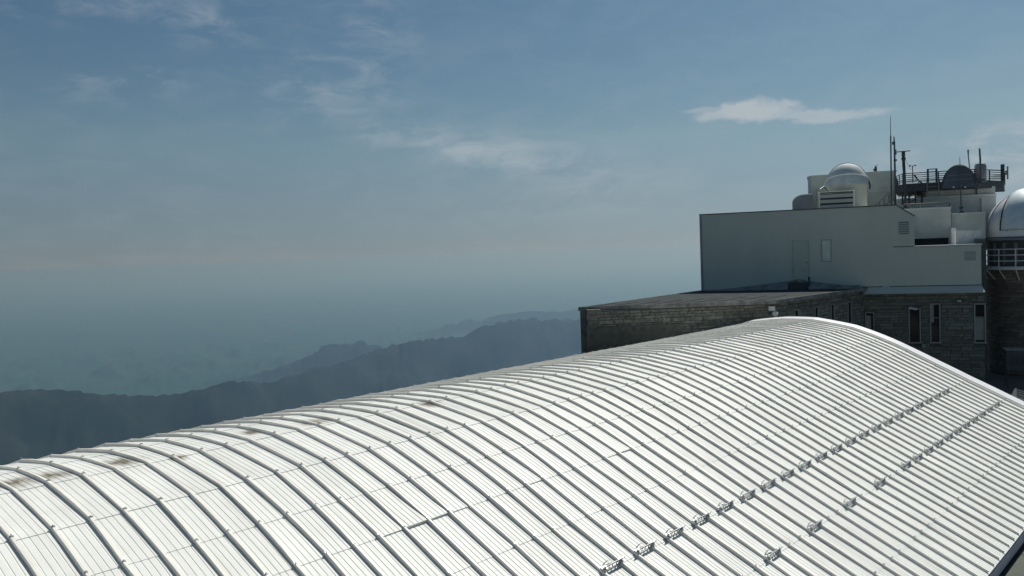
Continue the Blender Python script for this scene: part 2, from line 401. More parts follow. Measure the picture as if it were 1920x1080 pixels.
for i in range(NR0, NR1 + 1):
    x0 = XR0 + i * S; x1 = x0 + S
    if i == NR1: x1 = VERGE_X
    segs = profile((jit[i] + jit[i + 1]) / 2)
    s = MB()
    xs = [0]; ds = [0]
    for g in grooves:
        if x0 + g + .02 > x1: break
        xs += [g - .010, g, g + .010]; ds += [0, -.0075, 0]
    xs.append(x1 - x0); ds.append(0)
    m_ = len(xs)
    for k, (L, n) in enumerate(segs):
        lift = .006 + (gaps.get(i, 0) if k == 6 else 0) + (rng.random() * .004)
        L = list(L); t = (L[-1] - L[-2]) / np.linalg.norm(L[-1] - L[-2])
        L[-1] = L[-1] + t * .03                     # laps over the next sheet
        pts = [p + n * (lift * (q / 3) ** 3) for q, p in enumerate(L)]
        vs = [(x0 + x, p[0] + n[0] * d, p[1] + n[1] * d) for p in pts for x, d in zip(xs, ds)]
        vs += [(x0 + x, pts[-1][0] - n[0] * (lift + .006), pts[-1][1] - n[1] * (lift + .006)) for x in xs]   # lip of the lap
        fs = [(r * m_ + c, r * m_ + c + 1, (r + 1) * m_ + c + 1, (r + 1) * m_ + c) for r in range(len(pts)) for c in range(m_ - 1)]
        s.add(vs, fs)
    s.build('roof_panel', M_ROOF, hall)
clips = MB()
for i in range(NR0, NR1 + 1):
    x = XR0 + i * S; s = MB(); segs = profile(jit[i])
    pts = []; ns = []
    for L, n in segs:
        for q, p in enumerate(L[:-1]): pts.append(p); ns.append(n)
    pts.append(segs[-1][0][-1]); ns.append(segs[-1][1])
    for q in range(3, len(pts) - 1, 3):
        nn = ns[q - 1] + ns[q]; ns[q] = nn / np.linalg.norm(nn)
    lat = np.interp(np.arange(len(pts)), np.arange(0, len(pts) + 2, 3), rng.normal(0, .013, len(np.arange(0, len(pts) + 2, 3))))
    lean = np.interp(np.arange(len(pts)), np.arange(0, len(pts) + 2, 3), rng.normal(0, .006, len(np.arange(0, len(pts) + 2, 3))))
    h = .056
    sec = [(-.026, -.012), (-.018, h), (.018, h), (.026, -.012)]
    vs = []
    for q, (p, n) in enumerate(zip(pts, ns)):
        hh = 1 + rng.normal(0, .05)
        for (dx, dn) in sec: vs.append((x + lat[q] + dx + (lean[q] if dn > 0 else 0), p[0] + n[0] * dn * hh, p[1] + n[1] * dn * hh))
    fs = [(r * 4 + c, r * 4 + c + 1, (r + 1) * 4 + c + 1, (r + 1) * 4 + c) for r in range(len(pts) - 1) for c in range(3)]
    fs += [(0, 1, 2, 3), tuple(len(vs) - 1 - c for c in range(4))]
    s.add(vs, fs); s.build('standing_rib', M_RIB, hall)
    for q in range(3, len(pts) - 1, 3):
        if rng.random() < .12: continue
        p = pts[q]; n = ns[q]; t = np.array([n[1], -n[0]]); cx = x + lat[q]
        c0 = p + n * (h - .012); e = .016; w = .030; hh = rng.uniform(.028, .05)
        clips.hexa([(cx - w, *(c0 - t * e)), (cx + w, *(c0 - t * e)), (cx + w, *(c0 + t * e)), (cx - w, *(c0 + t * e))],
                   [(cx - w, *(c0 - t * e + n * .02)), (cx + w, *(c0 - t * e + n * .02)), (cx + w, *(c0 + t * e + n * .02)), (cx - w, *(c0 + t * e + n * .02))])
        clips.tube([(cx, *(c0 + n * .01)), (cx, *(c0 + n * hh))], .009, 5)
o = clips.build('seam_clip', M_GALV, hall); o['kind'] = 'stuff'

# verge flashing: raised capping over the last bay and a drop outside
s = MB(); segs = profile(np.zeros(len(KINK))); pts = []; ns = []
for L, n in segs:
    for p in L[:-1]: pts.append(p); ns.append(n)
pts.append(segs[-1][0][-1]); ns.append(segs[-1][1])
sec = [(-.04, .0), (-.03, .085), (.40, .13), (.42, .11), (.42, -.36), (.36, -.36)]
vs = [(VERGE_X + dx, p[0] + n[0] * dn, p[1] + n[1] * dn) for p, n in zip(pts, ns) for dx, dn in sec]; k = len(sec)
s.add(vs, [(r * k + c, r * k + c + 1, (r + 1) * k + c + 1, (r + 1) * k + c) for r in range(len(pts) - 1) for c in range(k - 1)])
s.build('verge_flashing', M_TRIM, hall)
# walls, gable and gutter
s = MB(); inn = [(p[0], p[1] - .12) for p in KINK]
s.prism([(VERGE_X + .05, inn[0][0] - .2, ZT)] + [(VERGE_X + .05, y, z) for y, z in inn] + [(VERGE_X + .05, inn[-1][0] + .25, ZT)], (.25, 0, 0))
s.build('gable_wall', M_RENDER, hall)
s = MB(); s.box(-4, VERGE_X, KINK[-1][0] + .225, KINK[-1][0] + .5, ZT - .2, KINK[-1][1] - .02); s.build('side_wall', M_RENDER, hall)
s = MB(); s.box(-4, VERGE_X, KINK[0][0] - .6, KINK[0][0] - .3, ZT - .2, KINK[0][1] - .05); s.build('side_wall', M_RENDER, hall)
ye, ze = KINK[-1]
s = MB(); s.box(-4, VERGE_X + .3, ye + .04, ye + .22, ZT + .02, ze - .015); s.build('eave_fascia', M_GUT, hall)
s = MB(); s.prism([(-4, ye + .04, ze - .05), (-4, ye - .03, ze - .06), (-4, ye - .035, ze - .09), (-4, ye + .04, ze - .09)], (38.3, 0, 0)); s.build('drip_edge', M_GUT, hall)

# snow guards between alternate ribs
def snow_guard(xu, yu):
    y, z = yu * S, np.interp(yu, KINK[::-1, 0] / S, KINK[::-1, 1] / S) * S
    t = np.array([-.9, -.428]); t /= np.linalg.norm(t); n = np.array([.428, -.9]) * -1; n /= np.linalg.norm(n); n = n if n[1] > 0 else -n
    i = round((xu * S - XR0) / S - .5); xa = XR0 + i * S; xb = xa + S
    W = lambda x, u, d: (x, y + t[0] * u + n[0] * d, z + t[1] * u + n[1] * d)
    def bx(s, x0, x1, u0, u1, d0, d1):
        s.hexa([W(x0, u0, d0), W(x1, u0, d0), W(x1, u1, d0), W(x0, u1, d0)], [W(x0, u0, d1), W(x1, u0, d1), W(x1, u1, d1), W(x0, u1, d1)])
    s = MB(); x0, x1 = xa + .03, xb - .03; L = x1 - x0
    bx(s, x0, x1, -.004, .004, .022, .045); bx(s, x0, x1, -.004, .004, .095, .118)
    for f in (0, .27, .5, .76, .93): bx(s, x0 + f * L, x0 + f * L + .06 * L, -.0041, .0041, .045, .095)
    g = s.build('snow_guard', M_GALV, hall)
    s = MB(); s.tube([W(xa - .06, .012, .128), W(xb + .06, .012, .128)], .013, 6); s.build('rail', M_GALV, g)
    for xx in (xa, xb):
        s = MB(); bx(s, xx - .036, xx + .036, -.05, .035, .045, .085); bx(s, xx - .018, xx + .018, -.012, .02, .085, .14); bx(s, xx - .034, xx - .026, -.03, .03, -.002, .06); bx(s, xx + .026, xx + .034, -.03, .03, -.002, .06)
        s.build('clamp', M_GALV, g)
    s = MB(); P = [W(x0 + L * f, -.05 - .05 * math.sin(math.pi * f), .03 + .05 * math.sin(math.pi * f)) for f in np.linspace(0.02, .85, 7)]
    Q = [W(x0 + L * f, -.075 - .05 * math.sin(math.pi * f), .012 + .05 * math.sin(math.pi * f)) for f in np.linspace(0.02, .85, 7)]
    s.add(P + Q, [(k, k + 1, 8 + k, 7 + k) for k in range(6)]); s.build('strap', M_GALV, g)
for k in range(-2, 21): snow_guard(22.45 + 2 * k, 16.36)
for xu in [25.45, 29.45, 33.45, 37.45, 41.45, 45.45] + [47.45 + 2 * k for k in range(10)]: snow_guard(xu, 13.88)

# =================================================================== stone building
M_STONE = mat('dark_schist', (.145, .156, .130), rough=.92, color2=(.28, .275, .235), scale=5, bump=.5, bscale=22, rnd=.22, island=.22, spec=.25)
M_STONEB = mat('brown_schist', (.165, .138, .12), rough=.92, color2=(.30, .25, .21), scale=5, bump=.5, bscale=22, rnd=.22, island=.22, spec=.25)
M_MORTAR = mat('dark_mortar', (.115, .120, .104), rough=.95, var=.25, scale=4, bump=.3, spec=.2)
M_FELT = mat('roofing_felt', (.042, .048, .050), rough=.95, var=.25, scale=1.2, bump=.25, bscale=12, spec=.15)
M_FASC = mat('weathered_fascia', (.20, .20, .185), rough=.85, var=.4, scale=2.5, bump=.2)
M_FRAME = mat('pale_window_frame', (.34, .35, .33), rough=.6, var=.1)
M_GLASS = mat('dark_glass', (.014, .017, .017), rough=.12, var=.1, spec=.18)
M_BLIND_REFL = mat('pale_blind_or_reflection', (.33, .35, .31), rough=.7, var=.1)  # blind colour, also used for the painted reflection in one tall window
M_DARK = mat('dark_void', (.02, .02, .02), rough=.9)
M_LAMP = mat('white_lamp_housing', (.6, .62, .62), rough=.4)
ZE = -2.74
def pt(px, py, z): d = ray(px, py); k = z / d[2]; return np.array([d[0] * k, d[1] * k])
W0 = pt(1102, 583, ZE); W1 = pt(1441.5, 568.5, ZE); W2 = np.array(pt(1617, 544, ZE))
# the wall with the slit windows runs along X; it meets the front wall in the plane under the metal block
BF = 48.66
W2 = np.array(U(UP(1619, 560, BF + .25)[0], BF + .25, 0)[:2]); W1 = np.array([W1[0], W1[1]])
W3 = np.array(U(UP(1846, 600, BF + .25)[0], BF + .25, 0)[:2])
stone = thing('stone_building', (42, 18, ZT), 'dark stone annex with slit windows under a thin overhanging flat roof', 'building')
variants = []
for q in range(8):
    me = bpy.data.meshes.new('stone'); j = lambda a: random.uniform(-a, a)
    bk = [(-.5 + j(.03), 0, -.5 + j(.05)), (.5 + j(.03), 0, -.5 + j(.05)), (.5 + j(.03), 0, .5 + j(.05)), (-.5 + j(.03), 0, .5 + j(.05))]
    fr = [(x * .9 + j(.03), -1 + j(.35), z * .78 + j(.05)) for x, _, z in bk]
    me.from_pydata(bk + fr, [], [(4, 5, 6, 7), (0, 1, 5, 4), (1, 2, 6, 5), (2, 3, 7, 6), (3, 0, 4, 7)]); variants.append(me)
vcoords = [np.array([v.co[:] for v in me.vertices]) for me in variants]
vfaces = [[tuple(p.vertices) for p in me.polygons] for me in variants]
def course_stones(L, z0, z1, openings, hmin=.10, hmax=.21, lmin=.2, lmax=.62):
    out = []; z = z0
    while z < z1 - .05:
        h = min(random.uniform(hmin, hmax), z1 - z); u = random.uniform(-.3, 0)
        while u < L:
            l = random.uniform(lmin, lmax) * (1.3 if h > .17 else 1); a, b = max(u, 0), min(u + l, L)
            segs = [(a, b)]
            for (o0, o1, p0, p1) in openings:
                if z + h <= p0 or z >= p1: continue
                ns_ = []
                for (c, d) in segs:
                    if d <= o0 or c >= o1: ns_.append((c, d)); continue
                    if c < o0: ns_.append((c, o0))
                    if d > o1: ns_.append((o1, d))
                segs = ns_
            for c, d in segs:
                if d - c > .07: out.append(((c + d) / 2, z + h / 2, d - c - .018, h - .016))
            u += l
        z += h
    return out
def place_stones(lst, frame, material, parent, nparts, rank, nrot):
    """frame(u, z) -> world point and wall angle; the nparts that show largest become parts, the others one mesh"""
    order = sorted(range(len(lst)), key=lambda i: -rank(lst[i])); rest = MB(); base = np.array(WORLD_BASE[parent.name])
    for me in variants:
        if not me.materials: me.materials.append(material)
    for c, i in enumerate(order):
        u, z, l, h = lst[i]; p, ang = frame(u, z); dep = random.uniform(.02, .06); v = random.randrange(8)
        if c < nparts:
            me = variants[v]
            o = bpy.data.objects.new('stone', me if me.materials[0] == material else me)
            if me.materials[0] != material:
                o.material_slots  # object-level override keeps the mesh shared
            col.objects.link(o); o.parent = parent
            o.location = np.array(p) - base; o.rotation_euler = (0, 0, ang); o.scale = (l, dep, h)
            if me.materials[0] != material:
                o.material_slots[0].link = 'OBJECT'; o.material_slots[0].material = material
        else:
            q = vcoords[v] * (l, dep, h); ca, sa = math.cos(ang), math.sin(ang)
            w = np.stack([q[:, 0] * ca - q[:, 1] * sa + p[0], q[:, 0] * sa + q[:, 1] * ca + p[1], q[:, 2] + p[2]], -1)
            rest.add(w, vfaces[v])
    if rest.v:
        o = rest.build('stone', material, parent); o['kind'] = 'stuff'
def wall_boxes(A, B, z0, z1, thick, openings, mb):
    """backing wall from A to B (outer face towards the camera), with holes"""
    A = np.array(A); B = np.array(B); L = np.linalg.norm(B - A); d = (B - A) / L; nb = np.array([-d[1], d[0]])
    if nb @ A < 0: nb = -nb
    us = sorted({0, L, *[o[0] for o in openings], *[o[1] for o in openings]}); zs = sorted({z0, z1, *[o[2] for o in openings], *[o[3] for o in openings]})
    for i in range(len(us) - 1):
        for k in range(len(zs) - 1):
            uc, zc = (us[i] + us[i + 1]) / 2, (zs[k] + zs[k + 1]) / 2
            if any(o[0] < uc < o[1] and o[2] < zc < o[3] for o in openings): continue
            c = [A + d * us[i], A + d * us[i + 1], A + d * us[i + 1] + nb * thick, A + d * us[i] + nb * thick]
            mb.hexa([(*p, zs[k]) for p in c], [(*p, zs[k + 1]) for p in c])
    return L, d, nb
def uz(A, B, px, py):
    """photo pixel -> distance along wall AB and height"""
    A = np.array(A); B = np.array(B); d = (B - A) / np.linalg.norm(B - A); n = np.array([-d[1], d[0]]); r = ray(px, py)
    k = (A @ n) / (r[0] * n[0] + r[1] * n[1]); return (np.array([r[0], r[1]]) * k - A) @ d, r[2] * k
def opening(A, B, x0, y0, x1, y1):
    u0, z1 = uz(A, B, x0, y0); u1, z0 = uz(A, B, x1, y1); return (u0, u1, z0, z1)
def wall_point(A, B, out=0.0):
    A = np.array(A); B = np.array(B); d = (B - A) / np.linalg.norm(B - A); nb = np.array([-d[1], d[0]])
    if nb @ A < 0: nb = -nb
    ang = math.atan2(d[1], d[0])
    return lambda u, z: ((*(A + d * u - nb * out), z), ang)
def framed_window(parent, A, B, o, fw=.05, depth=.16, proud=.045, pane=None, blind_or_reflection=None, sill=True, head=False, bars=()):
    A = np.array(A); B = np.array(B); d = (B - A) / np.linalg.norm(B - A); nb = np.array([-d[1], d[0]])
    if nb @ A < 0: nb = -nb
    def bx(s, u0, u1, n0, n1, z0, z1):
        c = [A + d * u0 + nb * n0, A + d * u1 + nb * n0, A + d * u1 + nb * n1, A + d * u0 + nb * n1]; s.hexa([(*p, z0) for p in c], [(*p, z1) for p in c])
    u0, u1, z0, z1 = o
    s = MB(); bx(s, u0, u0 + fw, -proud, depth, z0, z1); bx(s, u1 - fw, u1, -proud, depth, z0, z1); bx(s, u0 + fw, u1 - fw, -proud, depth, z1 - fw, z1)
    for zb in bars: bx(s, u0 + fw, u1 - fw, depth - .05, depth - .005, zb - .02, zb + .02)
    w = s.build('window', M_FRAME, parent)
    if sill: s = MB(); bx(s, u0 - .04, u1 + .04, -.10, depth, z0 - .07, z0); s.build('sill', M_FRAME, w)
    s = MB(); bx(s, u0 + fw, u1 - fw, depth - .002, depth + .02, z0, z1 - fw); s.build('pane', M_GLASS, w)
    if blind_or_reflection: s = MB(); bx(s, u0 + fw + .01 + blind_or_reflection[2] * (u1 - u0), u1 - fw - .01 - blind_or_reflection[3] * (u1 - u0), depth - .03, depth - .006, z0 + blind_or_reflection[0] * (z1 - z0), z0 + blind_or_reflection[1] * (z1 - z0)); s.build('blind_or_reflection', M_BLIND_REFL, w)
    return w
# oblique wall W0-W1, slit-window wall W1-W2, front wall W2-W3
ops12 = [opening(W1, W2, x0, y0, x1, y1) for x0, y0, x1, y1 in ((1489, 583, 1498, 616), (1527, 575, 1535, 608), (1557.5, 569, 1565, 602), (1589, 563, 1597, 597))]
zt = np.mean([o[3] for o in ops12]); zb = zt - 1.12; ops12 = [(o[0], o[1], zb, zt) for o in ops12]
ops23 = [opening(W2, W3, *q) for q in ((1622, 585, 1640, 640), (1703, 578, 1727, 641), (1743, 569, 1764, 641), (1826, 569, 1849, 641))]
wb = MB()
wall_boxes(W0, W1, ZT - .3, ZE - .01, .5, [], wb); wall_boxes(W1, W2, ZT - .3, ZE - .01, .5, ops12, wb); wall_boxes(W2, W3, ZT - .3, ZE - .012, .5, ops23, wb)
wb.build('wall', M_MORTAR, stone)
s = MB(); L01 = np.linalg.norm(W1 - W0)
back0 = np.array([44.0, 24.6]); wall_boxes(W0 + (0.02, .02), np.array([44.0, 24.0]), ZT - .3, ZE - .015, .4, [], s); s.build('return_wall', M_MORTAR, stone)
l01 = course_stones(L01, -7.0, ZE - .02, []); l12 = course_stones(np.linalg.norm(W2 - W1), -7.0, ZE - .02, [(a - .02, b + .02, c - .09, d + .03) for a, b, c, d in ops12])
l23 = course_stones(np.linalg.norm(W3 - W2), ZT, ZE - .03, [(a - .02, b + .02, c - .09, d + .03) for a, b, c, d in ops23])
place_stones(l01, wall_point(W0, W1), M_STONE, stone, 0, lambda q: 0, 0)
place_stones(l12, wall_point(W1, W2), M_STONE, stone, 0, lambda q: 0, 0)
place_stones(l23, wall_point(W2, W3), M_STONE, stone, 300, lambda q: q[2] * q[3] * (1 if q[1] > -6.3 and q[0] > .6 else .02), 0)
for o in ops12: framed_window(stone, W1, W2, o, fw=.05, depth=.03, proud=.03)
o = ops23[0]; framed_window(stone, W2, W3, o, blind_or_reflection=(0, .86, 0, .22))
o = ops23[1]; framed_window(stone, W2, W3, o, fw=.06)
o = ops23[2]; framed_window(stone, W2, W3, o, blind_or_reflection=(.5, .97, 0, .45), bars=(o[2] + .62 * (o[3] - o[2]),), fw=.06)  # pale upper-left sheet is a reflection on the glass, put in as colour
o = ops23[3]; framed_window(stone, W2, W3, o, blind_or_reflection=(0.04, .62, 0, 0), bars=(o[2] + .64 * (o[3] - o[2]),), fw=.06)
aw = UP(1838, 500, BF)[0]; s = MB(); s.box(aw, aw + .42, BF + .9, BF + 4.4, ZT - .1, UP(1845, 447, BF + .9)[1], U); s.build('link_wall', mat('dark_link_render', (.10, .105, .098), .9, var=.2), stone)
# lower skin of the oblique wall stands a little proud, up to an edge
u1, zz = uz(W0, W1, 1275, 606); s = MB(); d01 = (W1 - W0) / L01; n01 = np.array([d01[1], -d01[0]]); n01 = n01 if n01 @ W0 < 0 else -n01
c = [W0 + n01 * .14, W0 + d01 * u1 + n01 * .14, W0 + d01 * u1 - n01 * .05, W0 - n01 * .05]
s.hexa([(*p, ZT - .2) for p in c], [(*p, zz) for p in c]); s.build('plinth_skin', M_MORTAR, stone)
# quoins down the left corner
for k in range(16):
    z = -6.6 + k * .245; s = MB(); e = random.uniform(.03, .09); l = random.uniform(.35, .6)
    c = [W0 + n01 * (.05 + e) - d01 * e, W0 + n01 * (.05 + e) + d01 * l, W0 + d01 * l - n01 * .2, W0 - n01 * .3 - d01 * e]
    s.hexa([(*p, z + .008) for p in c], [(*p, z + .237) for p in c]); s.build('stone', M_STONE, stone)
# roof slab
E0 = pt(1084, 577, -2.60); n12 = np.array([W2[1] - W1[1], -(W2[0] - W1[0])]); n12 = n12 / np.linalg.norm(n12); n12 = n12 if n12 @ W1 < 0 else -n12
E1 = W1 + .34 * (n01 + n12) * .72; E2 = np.array(U(UP(1626, 545, BF)[0], BF - .04, 0)[:2]); 
E3 = np.array(U(UP(1626, 545, BF)[0], BF + .6, 0)[:2]); E5 = np.array([44.2, 24.35])
E4 = np.array(U(-6.2, BF + .6, 0)[:2])
poly = [E0, E1, E2, E3, E4, E5]
s = MB(); s.prism([(*p, -2.735) for p in poly], (0, 0, .15)); s.build('roof', M_FELT, stone)
# fascia boards along the two front eaves
def board(A, B, z0, z1, out, th, n, name, M, par):
    s = MB(); c = [A + n * out, B + n * out, B + n * (out - th), A + n * (out - th)]
    s.hexa([(*p, z0) for p in c], [(*p, z1) for p in c]); return s.build(name, M, par)
ne = np.array([E1[1] - E0[1], -(E1[0] - E0[0])]); ne /= np.linalg.norm(ne); ne = ne if ne @ E0 < 0 else -ne
board(E0, E1, -2.752, -2.567, .035, .05, ne, 'fascia', M_FASC, stone)
ne2 = np.array([E2[1] - E1[1], -(E2[0] - E1[0])]); ne2 /= np.linalg.norm(ne2); ne2 = ne2 if ne2 @ E1 < 0 else -ne2
board(E1, E2, -2.752, -2.567, .035, .05, ne2, 'fascia', M_FASC, stone)
# roofing strips with turned seams
dirv = (E5 - E0) / np.linalg.norm(E5 - E0)
for k in range(9):
    t = (k + .6) / 9.6; p = E0 + (E1 - E0) * t; q = p + dirv * (2.2 + 9 * t * .25)
    s = MB(); s.tube([(*(p + dirv * .1), -2.578), (*q, -2.578)], .018, 5); s.build('roof_seam', M_FELT, stone)

# =================================================================== metal clad block
M_CLAD = mat('grey_metal_cladding', (.51, .545, .485), rough=.48, metal=.0, var=.04, scale=.5, spec=.4, stretch=(1.2, 1.2, .4))
M_CLADT = mat('cladding_trim', (.40, .42, .43), rough=.45, var=.05)
M_CLADD = mat('dark_trim', (.06, .065, .07), rough=.6)
metal = thing('metal_clad_block', U(0, 52, -2.6), 'smooth grey metal clad block standing on the stone annex roof', 'building')
aL = UP(1314, 470, BF)[0]; aR1 = UP(1680, 388, BF)[0]; aR2 = UP(1714.5, 430, BF)[0]; aR3 = UP(1840, 500, BF)[0]
zT = 1.78; zS = UP(1715, 406, BF)[1]; zL = UP(1770, 462, BF)[1]; zB = -2.80
s = MB(); s.prism([U(aL, BF, zB), U(aR2, BF, zB), U(aR2, BF, zS), U(aR1, BF, zT), U(aL, BF, zT)][::-1], (UF[0] * 7.2, UF[1] * 7.2, 0)); s.build('wall', M_CLAD, metal)
s = MB(); s.box(aR2 + .002, aR3, BF, BF + 4.5, zB, zL, U); s.build('low_wing', M_CLAD, metal)
s = MB(); s.box(aR2 - .02, aR3 + .05, BF - .05, BF + 4.6, zL, zL + .07, U); s.build('wing_coping', M_CLADT, metal)
s = MB(); s.box(aL - .04, aR1, BF - .05, BF + .25, zT, zT + .05, U); s.hexa([U(aR1, BF - .05, zT), U(aR2 + .04, BF - .05, zS), U(aR2 + .04, BF + .25, zS), U(aR1, BF + .25, zT)], [U(aR1, BF - .05, zT + .05), U(aR2 + .04, BF - .05, zS + .05), U(aR2 + .04, BF + .25, zS + .05), U(aR1, BF + .25, zT + .05)]); s.build('parapet_cap', M_CLADD, metal)
s = MB(); s.box(aL - .03, aL + .10, BF - .03, BF + .08, zB, zT - .002, U); s.build('corner_trim', mat('violet_grey_trim', (.27, .27, .33), .5), metal)
s = MB(); a0, z0 = UP(1674, 463, BF); s.box(a0, aR2 - .01, BF - .02, BF + .02, z0 - .02, z0 + .02, U); s.build('joint_trim', M_CLADD, metal)
# skirt over the stone wall
a0 = UP(1618, 545, BF)[0]; a1 = UP(1845, 545, BF)[0]; zk = UP(1740, 537, BF)[1]
s = MB(); c0 = [(a0, BF - .36), (a1, BF - .36), (a1, BF + .3), (a0, BF + .3)]; c1 = [(a0, BF - .03), (a1 - .1, BF - .03), (a1 - .1, BF + .3), (a0, BF + .3)]
s.hexa([U(*p, -2.90) for p in c0], [U(*p, zk) for p in c1]); s.build('skirt', M_CLAD, metal)
s = MB(); s.box(a0, a1, BF - .40, BF - .34, -2.935, -2.885, U); s.build('drip_edge', M_CLADT, metal)
s = MB(); s.box(UP(1618, 545, BF)[0], UP(1655, 545, BF)[0], BF - .012, BF + .02, zk + .01, zk + .05, U); s.build('joint_trim', M_CLADD, metal)
s = MB(); s.box(UP(1668, 545, BF)[0], aR3 - .02, BF - .012, BF + .02, zk + .01, zk + .05, U); s.build('joint_trim', M_CLADD, metal)
def panel(par, name, x0, y0, x1, y1, b, M, out=.02, frame=None, fmat=None):
    a0, z1 = UP(x0, y0, b); a1, z0 = UP(x1, y1, b)
    if frame:
        s = MB(); f = frame; s.box(a0, a0 + f, b - out - .02, b + .02, z0, z1, U); s.box(a1 - f, a1, b - out - .02, b + .02, z0, z1, U); s.box(a0 + f, a1 - f, b - out - .02, b + .02, z1 - f, z1, U); s.box(a0 + f, a1 - f, b - out - .02, b + .02, z0, z0 + f, U)
        p = s.build(name, fmat, par); s = MB(); s.box(a0 + f, a1 - f, b - out, b + .02, z0 + f, z1 - f, U); s.build('pane', M, p); return p
    s = MB(); s.box(a0, a1, b - out, b + .02, z0, z1, U); return s.build(name, M, par)
M_DOOR = mat('grey_door_leaf', (.46, .505, .435), .5, var=.05)
dr = panel(metal, 'door', 1485, 451, 1518, 537, BF, M_DOOR, .018, .035, mat('door_frame_grey', (.37, .405, .35), .5))
s = MB(); a_, z_ = UP(1513, 492, BF); s.box(a_ - .07, a_ + .05, BF - .07, BF - .02, z_ - .02, z_ + .02, U); s.build('handle', M_CLADD, dr)
panel(metal, 'window', 1539.5, 449.5, 1559.5, 490.5, BF, mat('frosted_pane', (.60, .68, .62), .25, var=.06), .02, .05, mat('pale_frame', (.30, .33, .31), .5))
vt = panel(metal, 'vent', 1683, 415, 1706, 440, BF, mat('dark_grille', (.14, .17, .165), .5), .015, .04, M_CLAD)  # upper vent has one even dark grey pane behind its slats
vt2 = panel(metal, 'vent', 1807, 471, 1831, 489, BF, mat('louvre_grey', (.17, .19, .18), .5), .015, .04, M_CLAD)
for v, (x0, x1, y0, y1) in ((vt, (1685, 1704, 417, 438)), (vt2, (1809, 1829, 473, 487))):
    for k in range(6):
        y = y0 + (y1 - y0) * (k + .5) / 6; a0, z = UP(x0, y, BF); a1, _ = UP(x1, y, BF)
        s = MB(); s.hexa([U(a0, BF - .035, z - .035), U(a1, BF - .035, z - .035), U(a1, BF - .012, z), U(a0, BF - .012, z)], [U(a0, BF - .035, z - .02), U(a1, BF - .035, z - .02), U(a1, BF - .012, z + .015), U(a0, BF - .012, z + .015)])
        s.build('slat', M_CLAD, v)

# flashing bank at the foot of the facade, with a hatch and a stub pipe
M_LEAD = mat('grey_lead_sheet', (.20, .215, .215), rough=.6, var=.35, scale=2.2, bump=.3, bscale=6)
bank = thing('lead_flashing_bank', U(-3, 48, -2.58), 'low grey lead sheeted bank along the foot of the metal block', 'flashing')
crest = [(1326, 545.5), (1380, 540), (1440, 532), (1478, 527)]; crest2 = [(1516, 527), (1545, 531), (1580, 534), (1614, 535)]
def bank_strip(pts):
    top = [UP(x, y, BF - .06) for x, y in pts]
    for (a0, z0), (a1, z1) in zip(top[:-1], top[1:]):
        n = max(1, int(round((a1 - a0) / .55)))
        for k in range(n):
            f0, f1 = k / n, (k + 1) / n; p0 = (a0 + (a1 - a0) * f0, z0 + (z1 - z0) * f0); p1 = (a0 + (a1 - a0) * f1, z0 + (z1 - z0) * f1)
            zz0, zz1 = max(p0[1], -2.565), max(p1[1], -2.565); g = .008; jz = random.uniform(-.012, .012)
            s = MB(); b0 = BF - .95
            s.hexa([U(p0[0] + g, b0, -2.60), U(p1[0] - g, b0, -2.60), U(p1[0] - g, BF - .055, -2.6), U(p0[0] + g, BF - .055, -2.6)],
                   [U(p0[0] + g, b0, -2.57), U(p1[0] - g, b0, -2.57), U(p1[0] - g, BF - .055, zz1 + jz), U(p0[0] + g, BF - .055, zz0 + jz)])
            s.build('sheet', M_LEAD, bank)
bank_strip(crest); bank_strip(crest2)
a0, z1 = UP(1480, 524, BF - .4); a1, _ = UP(1514, 524, BF - .4)
s = MB(); s.box(a0, a1, BF - .5, BF - .07, -2.6, -2.18, U); h = s.build('hatch', M_CLADD, bank)
s = MB(); n = 9; s.prism([U(a0 - .05 + (a1 - a0 + .1) * k / n, BF - .55, -2.19 + .14 * math.sin(math.pi * k / n)) for k in range(n + 1)] + [U(a1 + .05, BF - .55, -2.21), U(a0 - .05, BF - .55, -2.21)], (UF[0] * .45, UF[1] * .45, 0)); s.build('lid', M_LEAD, h)
s = MB(); a_, z_ = UP(1517, 519, BF - .5); s.tube([U(a_, BF - .5, -2.6), U(a_, BF - .5, z_)], .06, 8); s.build('stub_pipe', M_CLADD, bank)

# =================================================================== cream upper blocks
M_CREAM = mat('cream_render', (.62, .63, .57), rough=.85, var=.10, scale=1.0, bump=.15, spec=.3)
M_CREAM2 = mat('pale_grey_render', (.58, .60, .56), rough=.85, var=.10, scale=1.0, bump=.15, spec=.3)
M_COP = mat('pale_coping', (.72, .73, .69), rough=.8, var=.1)
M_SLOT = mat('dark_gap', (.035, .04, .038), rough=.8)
def ubox(par, name, x0, y0, x1, y1, b, depth, M, zb=None, bev=None):
    a0, z1 = UP(x0, (y0 + y1) / 2, b); a1, _ = UP(x1, (y0 + y1) / 2, b); zt_ = UP((x0 + x1) / 2, y0, b)[1]; z0 = UP((x0 + x1) / 2, y1, b)[1] if zb is None else zb
    s = MB(); s.box(a0, a1, b, b + depth, z0, zt_, U); return s.build(name, M, par), (a0, a1, z0, zt_)
ZR = 1.6                                            # roof level of the metal block
blk = thing('cream_roof_block', U(1, 58, ZR), 'cream rendered box behind the small dome, chamfered left corner', 'building')
a0, z1 = UP(1521, 330, 57.5); a1, z1b = UP(1680, 322, 57.5); zt_ = (z1 + z1b) / 2; a00 = UP(1515, 350, 58.6)[0]
s = MB(); s.prism([U(a0, 57.5, ZR), U(a1, 57.5, ZR), U(a1, 62, ZR), U(a00, 62, ZR), U(a00, 58.5, ZR)], (0, 0, zt_ - ZR)); s.build('wall', M_CREAM, blk)
s = MB(); s.prism([U(a0 - .02, 57.44, zt_), U(a1 + .05, 57.44, zt_), U(a1 + .05, 62, zt_), U(a00 - .05, 62, zt_), U(a00 - .05, 58.5, zt_)], (0, 0, .06)); s.build('coping', M_COP, blk)
